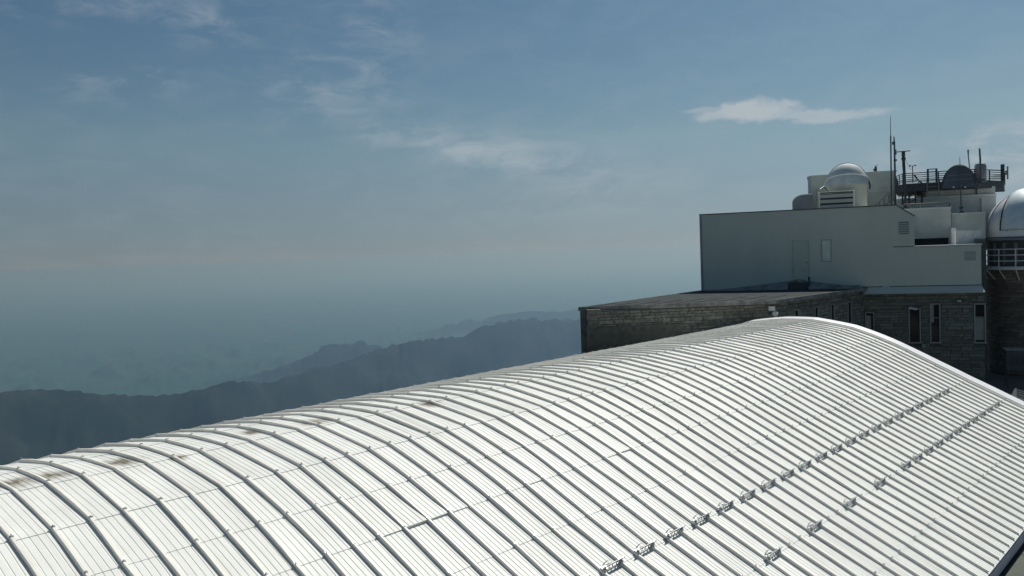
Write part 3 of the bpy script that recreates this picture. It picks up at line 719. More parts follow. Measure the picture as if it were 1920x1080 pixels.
ubox(blk, 'ledge', 1628, 355.5, 1680, 358.5, 57.42, .1, M_COP)

# small vault to the left
M_ALU = mat('weathered_aluminium', (.46, .50, .52), rough=.42, metal=.1, var=.10, scale=2.5, spec=.5)
M_ALUD = mat('dark_blue_grey_metal', (.17, .19, .225), rough=.45, metal=.2, var=.1, scale=2)
sv = thing('small_vault', U(-1.5, 55, ZR), 'small dark barrel vault shelter on the roof edge of the metal block', 'vault')
aa = UP(1486, 380, 55)[0]; ab = UP(1524, 380, 55)[0]; zc = UP(1500, 380, 55)[1]; zp = UP(1512, 364.5, 55)[1]; rad = zp - zc
prof = [(aa, ZR)] + [(aa + (ab - aa) * .62 * (1 - math.cos(t)), zc + rad * math.sin(t)) for t in np.linspace(0, math.pi / 2, 9)] + [(ab, zp), (ab, ZR)]
s = MB(); s.prism([U(a, 55, z) for a, z in prof][::-1], (UF[0] * 3, UF[1] * 3, 0)); s.build('shell', M_ALUD, sv)
s = MB(); s.tube([U(a, 54.99, z) for a, z in prof[:-1]], .03, 6); s.build('rim', M_ALU, sv)
s = MB(); s.box(aa + .05, ab, 54.97, 55, ZR + .25, ZR + .29, U); s.build('seam_strip', M_ALU, sv)

# small dome with an open shutter
M_ALUS = mat('dull_aluminium', (.50, .55, .56), rough=.7, metal=.0, var=.10, scale=2.5, spec=.2)
dm = thing('observatory_dome', U(*[UP(1588, 388, 54.6)[0], 54.6], ZR), 'small silver observatory dome with a pale rimmed front visor', 'dome')
ca, zc = UP(1588, 349, 54.6); rd = (UP(1628, 349, 54.6)[0] - UP(1548, 349, 54.6)[0]) / 2; c = U(ca, 54.6, zc)
s = MB(); s.lathe((c[0], c[1], 0), [(rd * .93, ZR - .3), (rd * .93, zc - .05), (rd * 1.02, zc - .05), (rd * 1.02, zc + .03), (rd * .98, zc + .03)], 48); s.build('drum', M_CREAM2, dm)
def sph(r, a0, a1, n=14): return [(r * math.cos(t), r * math.sin(t)) for t in np.linspace(a0, a1, n)]
ztop = UP(1588, 306.5, 54.6)[1] - zc
s = MB(); s.lathe(c, [(rd * .985 * math.cos(t) ** .92, ztop * math.sin(t)) for t in np.linspace(0, math.pi / 2 - .001, 18)], 48); s.build('shell', M_ALUS, dm)
zf = UP(1588, 327, 53.4)[1] - zc; vs = []; nA, nB = 32, 8
def visor(q, k):
    ph = R(-97) + R(194) * q; el = math.asin(min(1, zf / (ztop * 1.05))) * max(math.cos(ph), 0) ** .42 * k
    rr_ = rd * 1.045 * math.cos(el) ** .92
    return U(ca + rr_ * math.sin(ph), 54.6 - rr_ * math.cos(ph), zc + ztop * 1.05 * math.sin(el))
vs = [visor(i / nA, k / nB) for i in range(nA + 1) for k in range(nB + 1)]
s = MB(); s.add(vs, [(i * (nB + 1) + k, (i + 1) * (nB + 1) + k, (i + 1) * (nB + 1) + k + 1, i * (nB + 1) + k + 1) for i in range(nA) for k in range(nB)], True)
sh = s.build('visor', M_ALUS, dm); md = sh.modifiers.new('thick', 'SOLIDIFY'); md.thickness = .03; md.offset = 0
s = MB(); s.tube([visor(i / nA, 1) for i in range(nA + 1)], .038, 6); s.build('visor_rim', M_COP, dm)
s = MB(); s.tube([U(ca - rd * 1.0 * math.cos(t), 54.5, zc + ztop * 1.015 * math.sin(t)) for t in np.linspace(.12, math.pi - .12, 28)], .04, 6); s.build('shutter_rim', M_COP, dm)
s = MB(); s.tube([U(ca + rd * 1.0, 54.3, zc + .25), U(ca + rd * 1.06, 54.1, zc - .1), U(ca + rd * 1.02, 54.0, zc - .28)], .05, 6); s.build('drive_arm', M_CLADD, dm)

# louvred plant box in front of the dome
lv = thing('louvred_box', U(UP(1567, 388, 52)[0], 52, ZR), 'pale rust stained louvred box in front of the small dome', 'plant box')
a0, z1 = UP(1536, 363, 52); a1, _ = UP(1601, 363, 52)
s = MB(); s.box(a0 + .03, a1 - .03, 52.06, 53, ZR, z1 - .03, U); s.build('body', M_SLOT, lv)
M_SLAT = mat('rusty_white_slat', (.42, .43, .40), rough=.7, color2=(.30, .22, .15), scale=1.1, thr=(.55, .75))
for k in range(4):
    zk_ = ZR + (z1 - ZR) * (k + .08) / 4; hk = (z1 - ZR) / 4 * .66
    s = MB(); s.hexa([U(a0, 51.96, zk_), U(a1, 51.96, zk_), U(a1, 52.0, zk_), U(a0, 52.0, zk_)], [U(a0, 52.02, zk_ + hk), U(a1, 52.02, zk_ + hk), U(a1, 52.07, zk_ + hk), U(a0, 52.07, zk_ + hk)]); s.build('slat', M_SLAT, lv)
for a in (a0, a1): s = MB(); s.box(a - .04, a + .04, 51.98, 53, ZR, z1 + .05, U); s.build('post', M_CREAM, lv)
s = MB(); s.box(a0 - .06, a1 + .06, 51.95, 53.02, z1 + .05, z1 + .09, U); s.build('top', M_COP, lv)

# =================================================================== railings, steps, deck
M_STEEL = mat('dark_steel', (.045, .05, .055), rough=.5, metal=.3, var=.2, scale=5)
M_STEELG = mat('grey_steel_rail', (.22, .23, .22), rough=.5, metal=.3, var=.2, scale=5)
M_WHITE = mat('white_rail_paint', (.74, .76, .74), rough=.5, var=.1, scale=4)
def railing(parent, pts, zf, h, nrails, r, M, every=1.0, first=True, rails='rail', posts='post'):
    pts = [np.array(p, float) for p in pts]
    for k in range(nrails):
        s = MB(); z = zf + h * (k + 1) / nrails
        s.tube([(*p[:2], z) for p in pts], r * (1.15 if k == nrails - 1 else .8), 6); s.build(rails, M, parent)
    for q in range(len(pts) - 1):
        L = np.linalg.norm(pts[q + 1] - pts[q]); n = max(1, int(round(L / every)))
        for k in range(n + (1 if q == len(pts) - 2 else 0)):
            p = pts[q] + (pts[q + 1] - pts[q]) * k / n; s = MB(); s.tube([(*p[:2], zf - .02), (*p[:2], zf + h)], r * 1.2, 6); s.build(posts, M, parent)
# railed roof steps right of the small dome
st = thing('roof_stair', U(UP(1655, 388, 54)[0], 54, ZR), 'short grey railed stair between the small dome and the masts', 'stair')
a0, _ = UP(1637, 388, 54); a1, _ = UP(1678, 388, 54); zt_ = UP(1676, 356, 54)[1]
for k in range(7):
    s = MB(); f = k / 7; z = ZR + (zt_ - ZR) * .62 * f; a = a0 + .15 + (a1 - a0 - .2) * f; s.box(a, a + .2, 54, 54.7, z, z + .04, U); s.build('tread', M_STEELG, st)
for b in (54, 54.7):
    s = MB(); s.tube([U(a0 + .05, b, ZR), U(a1, b, ZR + (zt_ - ZR) * .62)], .04, 6); s.build('stringer', M_STEELG, st)
    s = MB(); s.tube([U(a0 + .05, b, ZR + .35), U(a1 - .25, b, zt_ - .1), U(a1, b, zt_)], .025, 6); s.build('handrail', M_STEELG, st)
    for k in range(5):
        f = k / 4; s = MB(); a = a0 + .1 + (a1 - a0 - .12) * f; s.tube([U(a, b, ZR + (zt_ - ZR) * .62 * f), U(a, b, ZR + .38 + (zt_ - ZR - .4) * f)], .022, 6); s.build('baluster', M_STEELG, st)
fr_ = thing('roof_ladder_frame', U(UP(1530, 388, 53)[0], 53, ZR), 'narrow grey ladder frame left of the louvred box', 'ladder')
a0, _ = UP(1531, 388, 53); a1, _ = UP(1537, 388, 53); zt_ = UP(1534, 353, 53)[1]
for a in (a0, a1): s = MB(); s.tube([U(a, 53, ZR), U(a, 53, zt_)], .03, 6); s.build('stile', M_STEELG, fr_)
for k in range(6): z = ZR + (zt_ - ZR) * (k + .5) / 6; s = MB(); s.tube([U(a0, 53, z), U(a1, 53, z)], .02, 6); s.build('rung', M_STEELG, fr_)
s = MB(); s.tube([U(a1, 53, zt_ - .1), U(a1 + .28, 53.6, zt_ + .12), U(a1 + .5, 54, zt_ - .2)], .05, 6); s.build('hoop', M_STEELG, fr_)
# tower beneath the deck
tw = thing('cream_tower', U(5, 58, -1), 'stepped cream rendered tower carrying the steel deck', 'tower')
ubox(tw, 'wall', 1684, 372, 1868, 470, 55.5, 6.5, M_CREAM2)
ubox(tw, 'string_course', 1684, 367.5, 1868.5, 371.5, 55.44, 6.6, M_COP)
ubox(tw, 'upper_wall', 1736, 352.5, 1866, 367.2, 55.7, 6, M_CREAM)
ubox(tw, 'lower_wall', 1694, 391.5, 1783, 447, 51.6, 3.85, M_CREAM)
ubox(tw, 'lower_coping', 1692, 389.5, 1784, 392, 51.54, 3.9, M_COP)
ubox(tw, 'side_wall', 1784, 400.5, 1848, 452, 52.0, 3.45, M_CREAM2)
ubox(tw, 'side_coping', 1783.5, 398.5, 1849, 400.6, 51.95, 3.5, M_COP)
ubox(tw, 'gap_shade_block', 1716, 446, 1783, 466, 51.9, 1.0, M_SLOT)  # dark block fills the void under the lower wall, its shade put into colour
ubox(tw, 'pilaster', 1784, 427, 1792.5, 459, 50.6, 1.3, M_COP)
for k, (x0, x1) in enumerate(((1794, 1808), (1808.6, 1824), (1824.6, 1840))): ubox(tw, 'parapet_panel', x0, 432, x1, 458, 50.3, .12, M_COP)
ubox(tw, 'conduit', 1840.5, 372, 1842.5, 398, 55.40, .1, M_CREAM)
rl = thing('lower_roof_rail', U(*[UP(1735, 391, 51.8)[0], 51.8], UP(1735, 391, 51.8)[1]), 'low dark handrail on the lower tower roof', 'railing')
a0, z1 = UP(1690, 382, 51.8); a1, z1b = UP(1781, 381, 51.8); z0 = UP(1735, 391, 51.8)[1]; zr = (z1 + z1b) / 2
s = MB(); s.tube([U(a0, 51.8, zr), U(a1 - .05, 51.8, zr), U(a1, 51.8, zr - .1), U(a1 - .06, 51.8, z0 - .03)], .03, 6); s.build('rail', M_STEEL, rl)
for f in (.02, .4, .75): s = MB(); s.tube([U(a0 + (a1 - a0) * f, 51.8, z0 - .03), U(a0 + (a1 - a0) * f, 51.8, zr)], .025, 6); s.build('post', M_STEELG, rl)

BD = 54.2
deck = thing('steel_deck', U(6, 58, 3.2), 'dark cantilevered steel roof deck with open railings', 'deck')
def dpt(px, b): return UP(px, 345, b)[0]
zd0 = UP(1735, 357, BD)[1]; zd1 = UP(1735, 342.5, BD)[1]
DP = [(dpt(1693, BD), BD), (dpt(1828, BD), BD), (dpt(1882, BD + 2.6), BD + 2.6), (dpt(1884, BD + 7), BD + 7), (dpt(1684, BD + 7), BD + 7), (dpt(1680, BD + 2.2), BD + 2.2)]
s = MB(); s.prism([U(a, b, zd0) for a, b in DP], (0, 0, zd1 - zd0)); s.build('floor', M_STEEL, deck)
hr = UP(1735, 323, BD)[1] - zd1
railing(deck, [U(*p, 0)[:2] for p in DP[:4]], zd1, hr, 5, .03, M_STEEL, 1.55)
railing(deck, [U(*p, 0)[:2] for p in [DP[3], DP[4], DP[5], DP[0]]], zd1, hr, 5, .022, M_STEEL, 1.3)
for px in (1740, 1756):
    a_ = dpt(px, BD - .03); s = MB(); s.box(a_ - .05, a_ + .05, BD - .08, BD + .02, zd0 + .1, zd1 + hr * 1.22, U); s.build('gate_post', M_STEEL, deck)
s = MB(); s.box(dpt(1738, BD), dpt(1758, BD), BD - .07, BD + .0, zd1 + hr * 1.22, zd1 + hr * 1.3, U); s.build('gate_head', M_STEEL, deck)
a0, a1 = dpt(1738, BD - .12), dpt(1760, BD - .12); 
for a in (a0, a1): s = MB(); s.tube([U(a, BD - .12, zd0 - .35), U(a, BD - .12, zd1 + .2)], .03, 6); s.build('ladder_stile', M_STEELG, deck)
for k in range(4): s = MB(); z = zd0 - .25 + k * .22; s.tube([U(a0, BD - .12, z), U(a1, BD - .12, z)], .02, 6); s.build('ladder_rung', M_STEELG, deck)
for px, b in ((1692, BD + .3), (1704, BD + 1.2), (1716, BD + .3), (1728, BD + 1.2)):
    a_ = dpt(px, b); s = MB(); s.tube([U(a_, b, zd0 - .75), U(a_, b, zd0 + .02)], .05, 6); s.build('strut', M_STEEL, deck)
for p0, p1 in ((1692, 1716), (1704, 1732)):
    s = MB(); s.tube([U(dpt(p0, BD + .6), BD + .6, zd0 - .72), U(dpt(p1, BD + .6), BD + .6, zd0)], .03, 6); s.build('brace', M_STEEL, deck)
a_, z_ = UP(1718, 336, BD + .3); s = MB(); s.tube([U(a_ - .12, BD + .3, z_ + .28), U(a_ + .12, BD + .3, z_ - .1), U(a_ + .3, BD + .3, zd1 + .02)], .05, 6); s.build('winch_arm', M_STEEL, deck)
a_, z_ = UP(1880, 308, BD + 2.6); s = MB(); s.box(a_ - .09, a_ + .09, BD + 2.55, BD + 2.75, zd1, z_, U); s.build('corner_post', M_STEEL, deck)

d2 = thing('deck_dome', U(*[UP(1796, 345, BD + 1.6)[0], BD + 1.6], zd1), 'dark grey dome shelter with pale rim standing on the steel deck', 'dome')
ca, zc = UP(1796, 346, BD + .2); rd = (UP(1827, 346, BD)[0] - UP(1765.5, 346, BD)[0]) / 2; ht = UP(1796, 312, BD)[1] - zc
c = U(ca, BD + rd * .8 - .3, zc)
M_DOME2 = mat('dark_slate_metal', (.085, .10, .125), rough=.42, metal=.3, var=.12, scale=3)
# barrel shelter: dark front face and metal roof running back
fp = [(ca + rd * math.cos(t), zc + ht * math.sin(t)) for t in np.linspace(0, math.pi, 25)]
bF = BD - .22
s = MB(); s.prism([U(a, bF, z) for a, z in fp + [(ca - rd, zd0 + .04), (ca + rd, zd0 + .04)]][::-1], (UF[0] * .06, UF[1] * .06, 0)); s.build('front', M_DOME2, d2)
vs = []; nB = 8
for k in range(nB + 1):
    q = k / nB; sc_ = math.cos(q * math.pi / 2 * .98)
    for a, z in fp: vs.append(U(ca + (a - ca) * (sc_ * .97 + .03), bF + .07 + 2.6 * math.sin(q * math.pi / 2), zc + (z - zc) * (sc_ * 1.06 + .03)))
n = len(fp); s = MB(); s.add(vs, [(k * n + i, k * n + i + 1, (k + 1) * n + i + 1, (k + 1) * n + i) for k in range(nB) for i in range(n - 1)], True); s.build('shell', M_ALU, d2)
s = MB(); s.tube([U(a, bF - .02, z) for a, z in fp], .045, 6); s.build('rim', M_CLADD, d2)
for f in (.25, .5): s = MB(); w_ = rd * math.sqrt(1 - f * f) * .9; s.box(ca - w_, ca + w_, bF - .015, bF + .01, zc + ht * f - .02, zc + ht * f + .02, U); s.build('seam_strip', M_ALUD, d2)
for px in (1788, 1810): a_, z_ = UP(px, 351, bF); s = MB(); s.lathe((0, 0, 0), [(.001, 0)], 3); s = MB(); s.box(a_ - .04, a_ + .04, bF - .03, bF, z_ - .04, z_ + .04, U); s.build('bolt', M_COP, d2)

# masts and antennas
def mast(name, label, segs, b, M, cat='antenna', extras=()):
    """segs: list of (px, py, radius) from the foot up"""
    P = [UW(x, y, b) for x, y, r in segs]
    o = thing(name, P[0], label, cat); s = MB(); s.tube(P, [r for _, _, r in segs], 7); s.build('pole', M, o)
    for nm, fn in extras:
        s = MB(); fn(s); s.build(nm, M, o)
    return o
M_MAST = mat('grey_mast', (.10, .115, .13), rough=.5, metal=.3)
def bxp(x0, x1, y0, y1, b, dep=.12):
    def f(s):
        a0, z1 = UP(x0, y0, b); a1, z0 = UP(x1, y1, b); s.box(a0, a1, b - dep / 2, b + dep / 2, z0, z1, U)
    return f
def tbp(pts, r, b): return lambda s: s.tube([UW(x, y, b) for x, y in pts], r, 6)
mast('whip_mast', 'tallest thin grey whip mast beside the cream roof block', [(1671.5, 392, .045), (1670.6, 300, .045), (1670, 255, .04), (1669.9, 254, .022), (1669.5, 218, .014)], 54.8, M_MAST, 'mast')
mast('sensor_mast', 'grey mast with a small sensor head next to the whip mast', [(1679, 392, .065), (1678, 325, .06), (1677, 270, .05), (1676, 256, .03)], 54.4, M_MAST, 'mast',
     [('sensor', bxp(1672.5, 1678.5, 266, 271, 54.4)), ('junction_box', bxp(1676.5, 1681, 281, 290, 54.4)), ('clamp', bxp(1675.5, 1681.5, 299, 302, 54.4, .2))])
mast('cross_mast', 'thick dark mast topped by a horizontal T bar', [(1698, 391, .07), (1697, 350, .07), (1694.5, 310, .085), (1693.5, 284, .09)], 52.6, M_STEEL, 'mast',
     [('crossbar', tbp([(1679, 285), (1707, 282.5)], .035, 52.6)), ('bracket', bxp(1690.5, 1697, 284, 292, 52.55, .2)), ('clamp', bxp(1690, 1698, 296, 299, 52.55, .2)), ('stay', tbp([(1696, 297), (1708, 318)], .008, 52.6)), ('foot_plate', bxp(1690, 1704, 388.5, 392, 52.6, .5))])
mast('cup_anemometer', 'short post with wind cups on the steel deck', [(1711.5, 342, .03), (1711, 311, .025)], BD + .4, M_STEEL, 'anemometer',
     [('arm', tbp([(1706, 311), (1716, 310.5)], .016, BD + .4)), ('cup', bxp(1704.8, 1707.4, 309.6, 312, BD + .4, .1)), ('cup', bxp(1714.6, 1717.2, 309, 311.5, BD + .4, .1))])
mast('thin_rod_antenna', 'thin rod antenna in front of the deck dome, clamped to the tower wall', [(1802.5, 397, .035), (1801, 340, .035), (1799.5, 294, .012)], BD - .4, M_MAST, 'antenna', [('bracket', bxp(1800, 1805, 388, 391, BD - .3, .5)), ('foot', bxp(1799, 1807, 396.5, 399.5, BD - .4, .4))])
mast('capped_antenna', 'slim pole antenna with a dark cap right of the deck dome', [(1818.5, 342, .03), (1817.5, 310, .03), (1815.5, 292, .03), (1815.2, 281, .05)], BD + 1.0, M_MAST)
mast('tall_pole_antenna', 'straight thick pole antenna before a pale round canister', [(1833.5, 349, .03), (1838, 343, .035), (1838, 300, .055), (1836.5, 278, .045)], BD - .35, M_MAST, 'antenna', [('offset_bracket', tbp([(1831, 352), (1834, 349), (1838, 344)], .03, BD - .35)), ('wall_strap', bxp(1829.5, 1833, 350, 380, BD + 1.45, .05))])
cn = thing('antenna_canister', UW(1839, 340, BD + .25), 'pale round canister with painted lilac and green lens fringes on the deck behind the pole antenna', 'canister')
ca, z0 = UP(1838.5, 337, BD + .25); z1 = UP(1838.5, 306, BD + .25)[1]; c = U(ca, BD + .25, 0)
s = MB(); s.lathe(c, [(.001, z0 - .1), (.30, z0 - .1), (.31, z1 - .15), (.25, z1 - .02), (.001, z1)], 20); s.build('body', mat('lens_fringe_canister', (.24, .20, .28), .5, color2=(.24, .29, .24), scale=1.2), cn)  # white canister, lens colour fringes put into its surface colour
s = MB(); s.lathe(c, [(.33, z0 - .1), (.33, z0 - .02), (.30, z0 - .02)], 20); s.build('collar', M_STEELG, cn)
mast('panel_antenna', 'flat vertical panel antenna held out from the deck corner', [(1880, 324, .03), (1888, 325, .03)], BD + 2.65, M_STEELG, 'antenna', [('panel', bxp(1888, 1890.4, 312, 336, BD + 2.65, .18)), ('bracket', bxp(1884.5, 1888, 320, 328, BD + 2.65, .1))])
wc = thing('roof_instrument', UW(1641, 323, 57.8), 'tiny tilted weather instrument with pale hood on the cream block roof', 'instrument')
s = MB(); bxp(1638.5, 1644.5, 319, 323.5, 57.8, .2)(s); s.build('foot', M_STEELG, wc)
s = MB(); s.hexa([UW(1639.5, 320, 57.7), UW(1644.5, 320, 57.7), UW(1644.5, 320, 57.95), UW(1639.5, 320, 57.95)], [UW(1639.8, 312, 57.7), UW(1644, 312, 57.7), UW(1644, 312, 57.95), UW(1639.8, 312, 57.95)]); s.build('body', M_STEEL, wc)
s = MB(); s.tube([UW(1640, 311.6, 57.7), UW(1646, 309, 57.7)], .035, 6); s.build('hood', M_COP, wc)
s = MB(); s.tube([UW(1637, 319, 57.7), UW(1640, 317, 57.7)], .04, 6); s.build('lens', M_STEEL, wc)

# =================================================================== big dome on its round stone drum
ca, zc = UP(1937, 432, 53.6); rd = UP(1937 + 92, 436, 53.6)[0] - ca; c = U(ca, 53.6, zc)
M_BIGD = mat('bare_dome_metal', (.74, .76, .80), rough=.5, metal=.15, var=.07, scale=1.5)
big = thing('large_dome', U(ca, 53.6, zc - .4), 'large silver ribbed telescope dome on the round stone tower', 'dome')
xd, yd = tuple(UR), tuple(UF)
s = MB(); s.lathe(c, sph(rd, 0, math.pi / 2 - .001, 22), 72, xd=xd, yd=yd); s.build('shell', M_BIGD, big)
s = MB(); s.lathe(c, [(rd * 1.0, -.42), (rd * 1.0, 0)], 72, xd=xd, yd=yd); s.build('base_wall', M_BIGD, big)
s = MB(); s.lathe(c, [(rd * 1.04, -.50), (rd * 1.05, -.36), (rd * 1.0, -.34)], 72, xd=xd, yd=yd); s.build('base_ring', M_ALUD, big)
# shutter band over the crown, facing left-front; edges raised
fa = R(-125)                                           # slit direction in the (right, forward) plane
sdv = np.array([math.cos(fa), math.sin(fa)]); svv = np.array([-sdv[1], sdv[0]])
def arc_pt(off, t, r):                                 # plane parallel to slit, offset sideways
    q = math.sqrt(max(r * r - off * off, 0)); h = q * math.cos(t); p = sdv * h + svv * off
    w = U(ca + p[0], 53.6 + p[1], zc + q * math.sin(t)); return w
T = np.linspace(.02, math.pi * .62, 30)
for off in (-rd * .30, rd * .30):
    s = MB(); s.tube([arc_pt(off, t, rd * 1.012) for t in T], .045, 6); s.build('shutter_edge', M_CLADD, big)
vs = []
for t in T:
    for k in range(9): vs.append(arc_pt(rd * (-.27 + .54 * k / 8), t, rd * 1.035))
s = MB(); s.add(vs, [(i * 9 + k, i * 9 + k + 1, (i + 1) * 9 + k + 1, (i + 1) * 9 + k) for i in range(len(T) - 1) for k in range(8)], True)
sh = s.build('shutter', mat('blue_grey_shutter', (.58, .66, .68), .5, metal=.15, var=.08), big); md = sh.modifiers.new('t', 'SOLIDIFY'); md.thickness = .06; md.offset = -1
for k in range(10):
    t = 2 * math.pi * k / 10 + .2; s = MB(); s.tube([U(ca + rd * 1.004 * math.cos(q) * math.cos(t), 53.6 + rd * 1.004 * math.cos(q) * math.sin(t), zc + rd * 1.004 * math.sin(q)) for q in np.linspace(0, 1.45, 14)], .022, 5); s.build('shell_seam', M_ALUD, big)
tower = thing('round_stone_tower', U(ca, 53.6, ZT), 'round brown stone tower with a white railed gallery below the large dome', 'tower')
rt = rd * .985; zg = UP(1870, 500, 52)[1]; ztop_ = zc - .42
ct = U(ca, 53.6, 0)
s = MB(); s.lathe((ct[0], ct[1], 0), [(rt, ZT - .2), (rt, zg - .15)], 72, xd=xd, yd=yd, smooth=False); s.build('wall', M_MORTAR, tower)
s = MB(); s.lathe((ct[0], ct[1], 0), [(rt - .05, zg - .2), (rt - .05, ztop_ + .02), (rt + .12, ztop_ + .02), (rt + .12, ztop_ + .12), (rt - .3, ztop_ + .12)], 72, xd=xd, yd=yd); s.build('neck', mat('dark_neck', (.10, .105, .10), .7), tower)
s = MB(); s.lathe((ct[0], ct[1], 0), [(rt - .1, zg - .17), (rt + .62, zg - .17), (rt + .62, zg), (rt - .1, zg)], 72, xd=xd, yd=yd, smooth=False); s.build('gallery_floor', M_WHITE, tower)
rg = rt + .58; hg = UP(1870, 467, 52)[1] - zg
for k in range(3):
    s = MB(); s.tube([U(ca + rg * math.cos(t), 53.6 + rg * math.sin(t), zg + hg * (k + 1) / 3 * .985) for t in np.linspace(R(150), R(360), 50)], .028, 6); s.build('gallery_rail', M_WHITE, tower)
for k in range(12):
    t = R(172) + R(17.5) * k; s = MB(); s.tube([U(ca + rg * math.cos(t), 53.6 + rg * math.sin(t), zg - .1), U(ca + rg * math.cos(t), 53.6 + rg * math.sin(t), zg + hg)], .03, 6); s.build('gallery_post', M_WHITE, tower)
    s = MB(); s.tube([U(ca + (rg - .02) * math.cos(t), 53.6 + (rg - .02) * math.sin(t), zg - .16), U(ca + rt * math.cos(t), 53.6 + rt * math.sin(t), zg - .75)], .03, 6); s.build('gallery_bracket', M_WHITE, tower)
for k in range(9):
    t = R(190) + R(16) * k; s = MB(); w_ = .035
    p = [U(ca + (rt - .03) * math.cos(t + q), 53.6 + (rt - .03) * math.sin(t + q), 0) for q in (-w_, w_)]
    po = [U(ca + (rt + .02) * math.cos(t + q), 53.6 + (rt + .02) * math.sin(t + q), 0) for q in (w_, -w_)]
    s.hexa([(x, y, zg + .1) for x, y, _ in p + po], [(x, y, ztop_ - .2) for x, y, _ in p + po]); s.build('neck_pilaster', mat('pale_neck_strip', (.2, .21, .2), .7) if k == 0 else bpy.data.materials['pale_neck_strip'], tower)
Lc = rt * R(150)
def cyl(u, z):
    t = R(165) + u / rt; p = U(ca + rt * math.cos(t), 53.6 + rt * math.sin(t), z); tx = -math.sin(t) * UR + math.cos(t) * UF
    ang = math.atan2(tx[1], tx[0]); return (p, ang)
place_stones(course_stones(Lc, ZT, zg - .2, []), cyl, M_STONEB, tower, 300, lambda q: q[2] * q[3] * (1 if .5 < q[0] < 4.5 and q[1] > -6.6 else .01), 0)

# =================================================================== lamps and boxes on the stone wall
lampg = thing('wall_floodlight', (*(W1 + n01 * .05), -3.1), 'white floodlight with round horn on the stone annex corner', 'floodlight')
p = lambda px, py, r: np.array(ray(px, py)) * r
def corner_box(s, x0, y0, x1, y1, r, d):
    q = [p(x0, y1, r), p(x1, y1, r), p(x1, y1, r + d), p(x0, y1, r + d)]; t = [p(x0, y0, r), p(x1, y0, r), p(x1, y0, r + d), p(x0, y0, r + d)]; s.hexa(q, t)
rw = np.linalg.norm(W1) - .35
s = MB(); corner_box(s, 1441, 574.5, 1453.5, 583, rw, .18); s.build('housing', M_LAMP, lampg)
s = MB(); f = p(1454.5, 587.5, rw - .02); dv = -f / np.linalg.norm(f); dv = dv + np.array([-.25, .35, -.5]); dv /= np.linalg.norm(dv)
s.tube([f - dv * .12, f, f + dv * .10], [.07, .12, .13], 12); s.build('horn', M_LAMP, lampg)
s = MB(); s.tube([p(1452, 592, rw), p(1456, 594, rw)], .05, 6); s.tube([p(1450, 578, rw + .1), p(1452, 580, rw + .55)], .025, 6); s.build('bracket', M_STEELG, lampg)
lp = thing('awning_lamp', UW(1711, 578, BF + .2), 'pale strip lamp above the darkest tall window of the stone wall', 'lamp')
s = MB(); s.hexa([UW(1704, 579, BF - .15), UW(1720, 581.5, BF - .15), UW(1720, 580, BF + .24), UW(1704, 577.5, BF + .24)], [UW(1704, 575.5, BF - .15), UW(1720, 578.5, BF - .15), UW(1720, 577, BF + .24), UW(1704, 574, BF + .24)]); s.build('strip', M_LAMP, lp)
s = MB(); corner_box(s, 1705, 573.5, 1709, 575, 48.6, .3); s.build('bracket', M_STEELG, lp)
lp = thing('bulkhead_lamp', UW(1798, 563, BF + .15), 'small bulkhead lamp under the metal skirt above bare stone', 'lamp')
s = MB(); s.hexa([UW(1794.5, 566, BF - .02), UW(1803, 566, BF - .02), UW(1803, 566, BF + .24), UW(1794.5, 566, BF + .24)], [UW(1795.5, 562.5, BF + .02), UW(1802, 562.5, BF + .02), UW(1802, 561, BF + .24), UW(1795.5, 561, BF + .24)]); s.build('glass', M_LAMP, lp)
s = MB(); s.hexa([UW(1793, 562, BF + .02), UW(1806, 564, BF + .02), UW(1806, 564, BF + .24), UW(1793, 562, BF + .24)], [UW(1793, 560, BF + .02), UW(1806, 562, BF + .02), UW(1806, 562, BF + .24), UW(1793, 560, BF + .24)]); s.build('hood', M_STEEL, lp)
jb = thing('junction_box', UW(1735, 651, BF + .15), 'small grey junction box below the twin tall windows', 'box')
s = MB(); s.hexa([UW(1728.5, 651, BF + .05), UW(1742, 651, BF + .05), UW(1742, 651, BF + .24), UW(1728.5, 651, BF + .24)], [UW(1728.5, 645.5, BF + .05), UW(1742, 645.5, BF + .05), UW(1742, 645.5, BF + .24), UW(1728.5, 645.5, BF + .24)]); s.build('body', M_FRAME, jb)
s = MB(); s.tube([UW(1738, 648, BF + .04), UW(1738.2, 648, BF - .02)], .05, 8); s.build('gland', M_STEEL, jb)

# things in the shaded yard
cb = thing('equipment_cabinet', (*np.array(U(UP(1903, 690, 47.2)[0], 47.2, 0)[:2]), ZT), 'blue grey finned cabinet on legs in front of the round tower', 'cabinet')
a0, z1 = UP(1887, 657, 47.2); a1, _ = UP(1931, 657, 47.2)
zc0 = UP(1905, 694, 47.2)[1]
for a in (a0 + .06, a1 - .06):
    for b in (47.26, 47.84): s = MB(); s.tube([U(a, b, ZT - .01), U(a, b, zc0 + .01)], .035, 6); s.build('leg', M_STEEL, cb)
s = MB(); s.box(a0, a1, 47.2, 47.9, zc0, z1, U); s.build('body', mat('blue_grey_cabinet', (.05, .065, .072), .6), cb)
for k in range(7):
    a = a0 + .12 + (a1 - a0 - .2) * k / 7; s = MB(); s.box(a, a + .06, 47.14, 47.2, z1 - .75, z1 - .25, U); s.build('fin', M_CLADD, cb)
s = MB(); s.box(a0 - .04, a1 + .04, 47.12, 47.95, z1, z1 + .06, U); s.build('top', M_LEAD, cb)
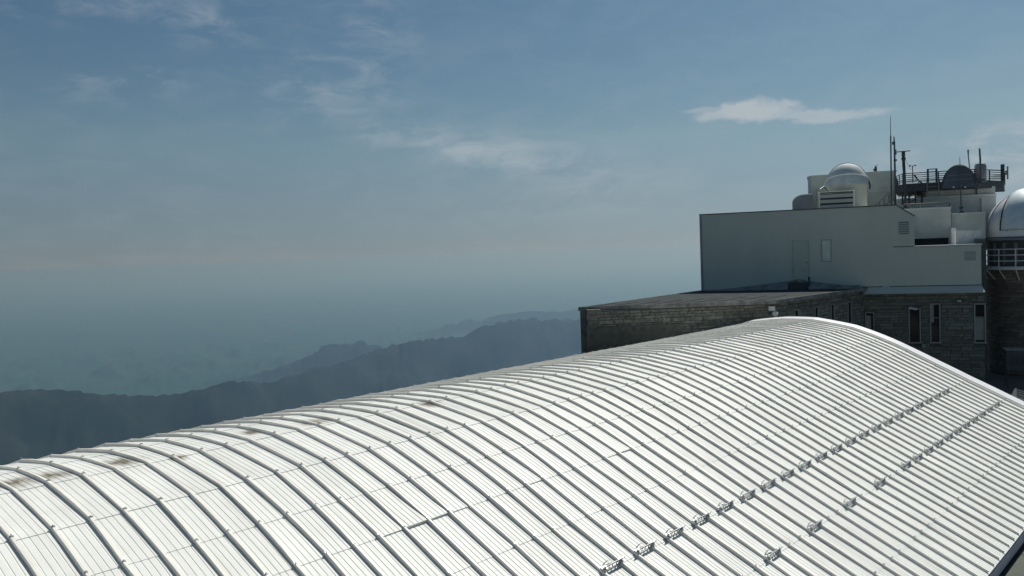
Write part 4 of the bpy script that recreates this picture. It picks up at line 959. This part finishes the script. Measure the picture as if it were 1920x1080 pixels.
# stack of grooved metal sheets leaning on trestles behind the roof end
PLANK = mat('galvanised_plank', (.24, .25, .27), rough=.5, metal=.3, var=.25, scale=3, rnd=.25)
base = ray(1899, 765); kb = ZT / base[2] * .86
ang = -R(4)
for st_, (px, py, n_) in enumerate(((1893, 742, 9), (1905, 730, 9))):
    pk = thing('metal_plank_stack', (*(np.array(ray(px + 14, 745)[:2]) * 40.5), ZT), ('lower' if st_ == 0 else 'higher') + ' stack of narrow galvanised planks in the yard behind the roof edge', 'planks', 'plank stacks in the yard')
    o0 = np.array(ray(px, py)[:2]) * 40.5; ztop2 = ray(px, py)[2] * 40.5
    dl = np.array([math.cos(R(-62)), math.sin(R(-62))]); dw = np.array([-dl[1], dl[0]]) * -1
    for k in range(n_):
        q = o0 + dw * (-.17 * k * .0) ; w0 = .115 * k
        s = MB(); c = [q - dw * w0, q - dw * w0 + dl * 3.2, q - dw * (w0 + .085) + dl * 3.2, q - dw * (w0 + .085)]
        tilt = -.95; zk_ = ztop2 - .105 * k
        s.hexa([(*c[0], zk_ - .05), (*c[1], zk_ - .05 + tilt), (*c[2], zk_ - .05 + tilt), (*c[3], zk_ - .05)], [(*c[0], zk_), (*c[1], zk_ + tilt), (*c[2], zk_ + tilt), (*c[3], zk_)]); s.build('plank', PLANK, pk)
    s = MB(); cc = o0 - dl * .04; s.hexa([(*(cc), ztop2 - 1.05), (*(cc + dl * .06), ztop2 - 1.05), (*(cc + dl * .06 - dw * 1.1), ztop2 - 1.05), (*(cc - dw * 1.1), ztop2 - 1.05)], [(*(cc), ztop2 + .05), (*(cc + dl * .06), ztop2 + .05), (*(cc + dl * .06 - dw * 1.1), ztop2 - .9), (*(cc - dw * 1.1), ztop2 - .9)]); s.build('end_frame', M_COP, pk)
    for f in (.5, 2.4):
        for g in (.15, .9):
            q = o0 + dl * f - dw * g; s = MB(); s.tube([(*q, ZT - .02), (*q, ztop2 - .1 * g / .115 - .28 * f)], .03, 6); s.build('trestle_leg', M_STEELG, pk)

# =================================================================== haze
hz = MB(); hz.box(-200000, 200000, -200000, 200000, -3300, 9)
M_HAZE = bpy.data.materials.new('haze'); M_HAZE.use_nodes = True; hn, hl = M_HAZE.node_tree.nodes, M_HAZE.node_tree.links; hn.clear()
pv = hn.new('ShaderNodeVolumePrincipled'); pv.inputs['Density'].default_value = 5.0e-5; pv.inputs['Absorption Color'].default_value = (.38, .205, 0, 1); pv.inputs['Color'].default_value = (.255, .42, .61, 1); pv.inputs['Anisotropy'].default_value = 0.42
ho = hn.new('ShaderNodeOutputMaterial'); hl.new(pv.outputs[0], ho.inputs['Volume'])
h = hz.build('haze', M_HAZE); h['kind'] = 'stuff'
